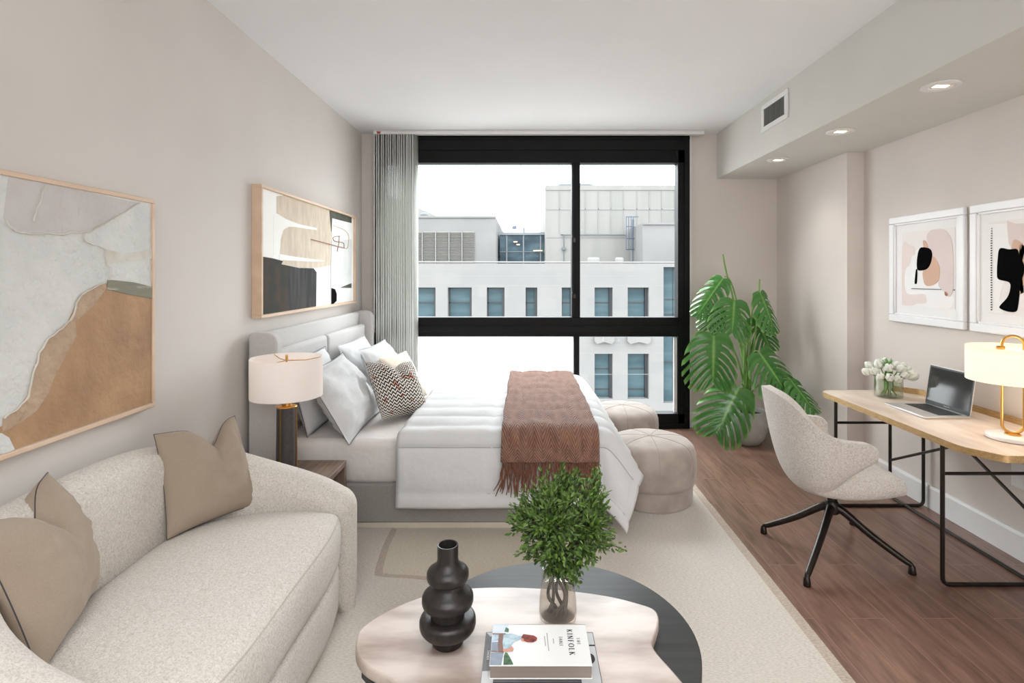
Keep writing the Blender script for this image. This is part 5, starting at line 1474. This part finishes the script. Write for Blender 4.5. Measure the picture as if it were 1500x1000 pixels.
for (bp_, tp_, Yb, Yt, wd, fc, ns_, dr, fo, sd) in LV:
    bb = zp(bp_[0], bp_[1], Yb); tt = zp(tp_[0], tp_[1], Yt)
    W2 = wd / 3.125 * Yb / 800
    tt = bb + (tt - bb) * 1.0
    monstera_leaf(bb, tt, W2 * 1.08, fc, ns_, dr * .5, fo, sd)
    s0 = Vector((px_ + .05 * (random.random() - .5), py_ + .05 * (random.random() - .5), .245))
    top = bb + (tt - bb).normalized() * .03
    c1 = s0 + Vector((0, 0, (bb.z - .245) * .55)); c2 = Vector(((bb.x * 1 + px_) / 2, (bb.y + py_) / 2 + .02, bb.z + .02))
    q = [s0 * (1 - t) ** 3 + c1 * 3 * t * (1 - t) ** 2 + c2 * 3 * t * t * (1 - t) + top * t ** 3 for t in [k_ / 14 for k_ in range(15)]]
    G().tube(q, [.008 - .0035 * k_ / 14 for k_ in range(15)], 7).build('petiole', M['stem'], mo)
for pts, r_ in (([(px_ - .01, py_ + .03, .245), zp(340, 560, 4.70), zp(318, 400, 4.70), zp(290, 225, 4.70), zp(262, 120, 4.70), zp(246, 38, 4.70)], .012),
                ([(px_ + .03, py_ + .0, .245), zp(372, 600, 4.68), zp(392, 430, 4.68), zp(408, 300, 4.68), zp(415, 152, 4.70)], .012),
                ([(px_ + .0, py_ - .03, .245), zp(345, 640, 4.64), zp(345, 500, 4.64), zp(345, 375, 4.68)], .012)):
    q = catmull(pts, 6)
    G().tube(q, [r_ * (1 - .45 * k_ / (len(q) - 1)) for k_ in range(len(q))], 8).build('stalk', M['stem'], mo)

# ------------------------------------------------------------------ the buildings outside
YF_, YS = 30.0, 36.0
def wall_holes(g, x0, x1, z0, z1, y, holes, depth, mi=0):
    xs = sorted({x0, x1} | {h[0] for h in holes} | {h[1] for h in holes}); zs = sorted({z0, z1} | {h[2] for h in holes} | {h[3] for h in holes})
    for a, b in zip(xs[:-1], xs[1:]):
        for c, d in zip(zs[:-1], zs[1:]):
            mx_, mz_ = (a + b) / 2, (c + d) / 2
            if any(h[0] < mx_ < h[1] and h[2] < mz_ < h[3] for h in holes): continue
            g.face([(a, y, c), (b, y, c), (b, y, d), (a, y, d)], mi)
    for h in holes:
        a, b, c, d = h
        g.face([(a, y, c), (a, y, d), (a, y + depth, d), (a, y + depth, c)], mi); g.face([(b, y, c), (b, y + depth, c), (b, y + depth, d), (b, y, d)], mi)
        g.face([(a, y, d), (b, y, d), (b, y + depth, d), (a, y + depth, d)], mi); g.face([(a, y, c), (a, y + depth, c), (b, y + depth, c), (b, y, c)], mi)
def fx(px, Y=YF_): return (px - 769) * Y / 800
def fz(py, Y=YF_): return CAMZ - (py - 402) * Y / 800
so = thing('office_building', 'pale limestone office front with punched windows facing the room', 'building', (0, YF_, fz(700)))
cols_ = [(560, 586), (600, 638), (655.8, 691), (713, 739), (770, 787), (823, 840), (871, 897.5), (919.5, 950.5)]
holes = [(fx(a), fx(b), fz(484), fz(421)) for a, b in cols_] + [(fx(a), fx(b), fz(584), fz(518)) for a, b in cols_[-2:]]
strip = (fx(972), fx(1003), fz(590), fz(391))
g = G(); wall_holes(g, fx(430), fx(1090), fz(700), fz(386), YF_, holes + [strip], .55)
g.face([(fx(430), YF_, fz(386)), (fx(1090), YF_, fz(386)), (fx(1090), YF_ + 6, fz(386)), (fx(430), YF_ + 6, fz(386))])
g.build('limestone_wall', M['stone'], so, smooth=0, recalc=False)
for (a, b, c, d) in holes:
    g = G(); y = YF_ + .5; t_ = .07
    g.box(a, b, y, y + .06, d - t_, d); g.box(a, a + t_, y, y + .06, c, d); g.box(b - t_ * 2, b, y - .2, y + .06, c, d); g.box(a, b, y, y + .06, c + (d - c) * .62, c + (d - c) * .62 + t_); g.box(a, b, y, y + .06, c + (d - c) * .16, c + (d - c) * .16 + t_)
    wn = g.build('office_window', M['winframe'], so, smooth=0)
    G().box(a, b, y + .03, y + .05, c, d).build('pane', M['teal'], wn, smooth=0, origin=so['_o'])
a, b, c, d = strip
g = G(); y = YF_ + .45
for z in (fz(440), fz(478), fz(533), fz(462)): g.box(a, b, y, y + .06, z, z + .07)
g.box(fx(988.5), fx(989.5), y, y + .06, c, d)
wn = g.build('office_window', M['winframe'], so, smooth=0); G().box(a, b, y + .03, y + .05, c, d).build('pane', M['teal'], wn, smooth=0, origin=so['_o'])
g = G()
for i, zz in enumerate((386.5, 404, 418, 490, 505, 517, 548)):
    g.box(fx(430), fx(971.5), YF_ - .004, YF_, fz(zz) - .012, fz(zz) + .012)
g.build('stone_joint', M['joint'], so, smooth=0)
for (a, b) in ((870, 899), (918, 952)):
    g = G(); g.prism([(fx(a), fz(493)), (fx(b), fz(493)), (fx(b), fz(499)), (fx(b - 4), fz(503)), (fx((a + b) / 2), fz(500)), (fx(a + 4), fz(503)), (fx(a), fz(499))], lambda p: (p[0], YF_ - .25, p[1]), lambda p: (p[0], YF_, p[1]))
    g.build('carved_sill', M['stone'], so, smooth=0)
tag(G().tube([(fx(480), YF_ + .3, fz(383.2)), (fx(1000), YF_ + .3, fz(384.2))], .045, 6).box(fx(480), fx(482), YF_ + .3, YF_ + .4, fz(386), fz(383)).box(fx(998), fx(1000), YF_ + .3, YF_ + .4, fz(386), fz(383)).build('roof_railing', M['joint'], origin=(fx(769), YF_ + .3, fz(386)), smooth=0), 'thin white railing along the limestone parapet', 'railing')

def sx(px): return fx(px, YS)
def sz(py): return fz(py, YS)
lw_ = thing('rooftop_block', 'low pale rooftop block with a wide louvred opening', 'building', (sx(660), YS, sz(388)))
g = G(); g.box(sx(470), sx(726), YS, YS + 14, sz(392), sz(317)); g.box(sx(470), sx(726.5), YS - .1, YS, sz(319), sz(316)); g.build('block_wall', M['stone'], lw_, smooth=0)
g = G()
for i in range(22):
    z = sz(386) + (sz(339) - sz(386)) * i / 22; g.prism([(YS - .02, z), (YS - .12, z + .02), (YS - .02, z + .09)], lambda p: (sx(560), p[0], p[1]), lambda p: (sx(695), p[0], p[1]))
g.build('louvre', M['louvre'], lw_, smooth=0)
g = G()
for px in (600, 618.5, 638, 657.5, 676.5): g.box(sx(px), sx(px + 1.3), YS - .18, YS, sz(388), sz(339))
g.build('louvre_post', M['joint'], lw_, smooth=0)
tag(G().prism([(sx(470), sz(230)), (sx(560), sz(268)), (sx(611), sz(292)), (sx(640), sz(312)), (sx(640), sz(330)), (sx(470), sz(330))], lambda p: (p[0], YS + 16, p[1]), lambda p: (p[0], YS + 20, p[1])).build('sloped_roof_block', M['stone_warm'], origin=(sx(560), YS + 16, sz(330)), smooth=0), 'grey sloped gable rising behind the louvred rooftop block', 'building')
tag(G().box(sx(640), sx(659), YS + 4, YS + 6, sz(317), sz(306.5)).box(sx(640), sx(644), YS + 3.9, YS + 4, sz(317), sz(307)).tube([(sx(661), YS + 4, sz(317)), (sx(661), YS + 4, sz(309))], .05, 6).build('rooftop_unit', M['palemetal'], origin=(sx(650), YS + 5, sz(317)), smooth=0), 'pale metal box unit standing on the louvred rooftop block', 'roof unit')
tag(G().tube(catmull([(sx(604), YS + 3, sz(309)), (sx(611), YS + 3, sz(308)), (sx(616), YS + 3, sz(312)), (sx(617), YS + 3, sz(318))], 5), .18, 10).build('roof_pipe', M['pipe'], origin=(sx(612), YS + 3, sz(317)), smooth=60), 'bent grey pipe on the roof beside the blind', 'pipe')
gl = thing('glass_link', 'glazed link of blue panes between the two rooftop blocks', 'building', (sx(766), YS + 3, sz(388)))
YG = YS + 3
def gx2(px): return fx(px, YG)
def gz2(py): return fz(py, YG)
G().box(gx2(732), gx2(803), YG + .1, YG + 4, gz2(390), gz2(344)).build('glazing', M['teal_dark'], gl, smooth=0)
g = G(); g.box(gx2(732), gx2(803), YG - .1, YG + 4, gz2(344), gz2(340)); 
for px in (741.5, 766, 791): g.box(gx2(px), gx2(px + 1.6), YG, YG + .1, gz2(390), gz2(344))
g.box(gx2(732), gx2(803), YG, YG + .1, gz2(369), gz2(368.3))
g.build('link_frame', M['palemetal'], gl, smooth=0)
g = G()
for (px, py, r_) in ((755, 354, .12), (759, 358, .10), (788, 367, .28)): g.lathe([(.02, -.02), (r_, -.05), (r_ * 1.3, .03)], (gx2(px), YG + .02, gz2(py)), 12)
g.build('lamp_glow', emission('warm lamp glow', (255, 226, 180), 1.0), gl)
tw = thing('tower_block', 'tall stained stone block filling the skyline right of the glazed link', 'building', (sx(900), YS, sz(388)))
g = G(); g.box(sx(800), sx(1100), YS + 1, YS + 14, sz(394), sz(269)); g.box(sx(800.5), sx(1100), YS + .95, YS + 1, sz(275), sz(268)); g.build('tower_wall', M['stone_warm'], tw, smooth=0)
g = G()
YT = YS + .97
for px in (819, 838, 857, 876, 894.5, 913, 932.5, 951, 969, 988): g.box(fx(px, YT), fx(px + .9, YT), YT, YT + .03, fz(342, YT), fz(277, YT))
for py, h_ in ((306, .05), (347.5, .02)): g.box(fx(801, YT), fx(1080, YT), YT, YT + .03, fz(py, YT) - h_, fz(py, YT) + h_)
g.build('panel_joint', M['joint'], tw, smooth=0)
g = G(); g.tube(catmull([(sx(827.5), YT - .1, sz(384)), (sx(827.5), YT - .1, sz(346)), (sx(830), YT - .1, sz(342.5)), (sx(920), YT - .1, sz(342.5))], 6), .035, 6); g.box(sx(824.5), sx(830.5), YT - .2, YT, sz(365), sz(361)); g.build('conduit', M['pipe'], tw)
g = G(); g.tube(catmull([(sx(820), YS + 2, sz(268)), (sx(822), YS + 2, sz(264)), (sx(830), YS + 2, sz(263.2)), (sx(868), YS + 2, sz(263.2)), (sx(874), YS + 2, sz(266))], 5), .12, 8); g.build('roof_duct', M['palemetal'], tw)
g = G(); g.box(sx(915), sx(960), YS + 2, YS + 3, sz(269), sz(265.5)); g.tube([(sx(932), YS + 2, sz(268)), (sx(932), YS + 2, sz(264))], .04, 5); g.tube([(sx(948), YS + 2, sz(268)), (sx(948), YS + 2, sz(264))], .04, 5); g.build('roof_parapet', M['palemetal'], tw, smooth=0)
tag(G().box(sx(927), sx(1100), YS - 3, YS + .9, sz(394), sz(333)).box(sx(926.6), sx(1100), YS - 3.1, YS - 3, sz(335), sz(332.5)).build('rooftop_block', M['stone'], origin=(sx(960), YS - 2, sz(388)), smooth=0), 'low plain stone block in front of the tall stained tower', 'building')
ldd = thing('roof_ladder', 'caged metal ladder fixed to the tower wall beside the low block', 'ladder', (sx(920), YS, sz(386)))
g = G()
for px in (925, 926.8): g.tube([(sx(px), YS - .3, sz(386)), (sx(px), YS - .3, sz(322))], .035, 5)
for i in range(16): g.tube([(sx(925), YS - .3, sz(384 - i * 4)), (sx(926.8), YS - .3, sz(384 - i * 4))], .02, 4)
g.build('rail', M['pipe'], ldd)
g = G()
for px in (914, 917.5, 921, 924): g.tube([(sx(px), YS - .8, sz(366)), (sx(px), YS - .8, sz(319))], .022, 4)
for py in (366, 350, 333, 319): g.tube([(sx(914), YS - .7, sz(py)), (sx(926), YS - .7, sz(py)), (sx(932 if py == 319 else 926), YS - .7, sz(py))], .03, 4)
g.build('safety_cage', M['crane'], ldd)
for i, (pa, pb, lab) in enumerate(((862, 877, 'wide white roof vent cap behind the parapet, left of its pair'), (902, 912.5, 'narrower white roof vent cap behind the parapet, near the ladder'))):
    tag(G().lathe([(.20 * (pb - pa) / 10, -.4), (.20 * (pb - pa) / 10, .05), (.235 * (pb - pa) / 10, .08), (.235 * (pb - pa) / 10, .28), (.19 * (pb - pa) / 10, .34)], (fx((pa + pb) / 2, 32), 32, fz(385.5, 32)), 20).build('roof_vent', M['joint'], origin=(fx((pa + pb) / 2, 32), 32, fz(386, 32)), smooth=50), lab, 'roof vent', 'roof vents behind the parapet')
cr = thing('tower_crane', 'small blue tower crane jib far behind the glazed link', 'crane', (fx(768, 90), 90, fz(345, 90)))
def cr_(px, py): return Vector((fx(px, 90), 90, fz(py, 90)))
g = G(); n_ = 14
for q in range(n_):
    a = cr_(724 + 42 * q / n_, 319 + 16 * q / n_); b = cr_(724 + 42 * (q + 1) / n_, 319 + 16 * (q + 1) / n_); up_ = Vector((0, 0, .22))
    g.tube([a, b], .05, 4); g.tube([a + up_, b + up_], .05, 4); g.tube([a, b + up_], .035, 4)
g.build('jib', M['crane'], cr)
g = G(); g.tube([cr_(767, 352), cr_(767.5, 333)], .16, 5); g.tube([cr_(738, 339), cr_(738, 331), cr_(749, 340)], .04, 4); g.box(fx(750, 90), fx(757, 90), 89.8, 90.2, fz(335.5, 90), fz(331, 90)); g.build('mast', M['crane'], cr)

# ------------------------------------------------------------------ light
wd = bpy.data.worlds.new('overcast sky'); SC.world = wd; wd.use_nodes = True
bg = wd.node_tree.nodes['Background']; bg.inputs[1].default_value = 1.0
tc = wd.node_tree.nodes.new('ShaderNodeTexCoord'); sp = wd.node_tree.nodes.new('ShaderNodeSeparateXYZ'); cr_w = wd.node_tree.nodes.new('ShaderNodeValToRGB')
# bright overcast dome above, dimmer street level below the horizon
cr_w.color_ramp.elements[0].position = .44; cr_w.color_ramp.elements[0].color = (2.7, 2.7, 2.7, 1)
cr_w.color_ramp.elements[1].position = .52; cr_w.color_ramp.elements[1].color = (7.1, 7.35, 7.6, 1)
mr = wd.node_tree.nodes.new('ShaderNodeMath'); mr.operation = 'MULTIPLY_ADD'; mr.inputs[1].default_value = .5; mr.inputs[2].default_value = .5
wl = wd.node_tree.links
wl.new(tc.outputs['Generated'], sp.inputs[0]); wl.new(sp.outputs[2], mr.inputs[0]); wl.new(mr.outputs[0], cr_w.inputs[0]); wl.new(cr_w.outputs[0], bg.inputs[0])

def area(name, loc, target, sx_, sy_, e, c=(1, 1, 1), spread=180):
    l = bpy.data.lights.new(name, 'AREA'); l.shape = 'RECTANGLE'; l.size = sx_; l.size_y = sy_; l.energy = e; l.color = c
    o = bpy.data.objects.new(name, l); COL.objects.link(o); o.location = loc
    d = Vector(target) - Vector(loc); o.rotation_euler = d.to_track_quat('-Z', 'Y').to_euler()
    l.spread = radians(spread)
    return o
def spot(name, loc, target, e, size, c=(1, .93, .84), rad=.04):
    l = bpy.data.lights.new(name, 'SPOT'); l.energy = e; l.spot_size = radians(size); l.spot_blend = .8; l.shadow_soft_size = rad; l.color = c
    o = bpy.data.objects.new(name, l); COL.objects.link(o); o.location = loc
    d = Vector(target) - Vector(loc); o.rotation_euler = d.to_track_quat('-Z', 'Y').to_euler(); return o
def point(name, loc, e, c, rad):
    l = bpy.data.lights.new(name, 'POINT'); l.energy = e; l.color = c; l.shadow_soft_size = rad
    o = bpy.data.objects.new(name, l); COL.objects.link(o); o.location = loc; return o
area('added_sky_fill', (.0, 6.3, 3.6), (.1, 3.2, .3), 3.2, 1.6, 210, (.92, .965, 1.))  # added area lamp outside, strengthens the daylight coming through the window
area('added_room_fill', (.4, -.9, 2.1), (.2, 3.0, 1.2), 2.6, 1.0, 30, (.93, .97, 1), 130)  # unseen fill light added behind the camera to brighten the room
area('added_overhead_fill', (.1, .15, 2.70), (.1, .15, 0), 1.4, 1.0, 24, (.95, .975, 1), 115)  # unseen overhead fill added to lift the rug and sofa
area('added_soffit_fill', (1.9, -.5, .35), (2.1, 3.0, 2.33), .8, .5, 16, (1, .97, .94))  # unseen low fill added to brighten the underside of the soffit
for y in (2.593, 3.42, 4.264):
    spot('downlight_beam', (1.975, y, 2.31), (1.98, y, 0), 9, 120)
point('desk_lamp_glow', (2.225, 2.49, 1.02), 2.2, (1, .86, .68), .03)
point('bedside_lamp_glow', (lx, ly, .90), 1.3, (1, .82, .66), .03)

# ------------------------------------------------------------------ camera
cam = bpy.data.cameras.new('camera'); cam.sensor_width = 36; cam.lens = 800 / 1500 * 36
cam.shift_x = -19 / 1500; cam.shift_y = -98 / 1500; cam.clip_end = 400; cam.clip_start = .02
co = bpy.data.objects.new('camera', cam); COL.objects.link(co); co.location = (0, 0, CAMZ); co.rotation_euler = (pi / 2, 0, 0)
SC.camera = co
SC.view_settings.view_transform = 'Standard'; SC.view_settings.look = 'None'; SC.view_settings.exposure = 0.0; SC.view_settings.gamma = 1.0

# enlarge the working units to metres, once
S4 = Matrix.Scale(SCALE, 4)
for me in bpy.data.meshes: me.transform(S4)
for o in bpy.data.objects:
    o.location = o.location * SCALE
    if '_o' in o: del o['_o']
    for m in o.modifiers:
        if m.type == 'BEVEL': m.width *= SCALE
        if m.type == 'SOLIDIFY': m.thickness *= SCALE
for l in bpy.data.lights:
    l.energy *= SCALE * SCALE
    if l.type == 'AREA': l.size *= SCALE; l.size_y *= SCALE
    else: l.shadow_soft_size *= SCALE
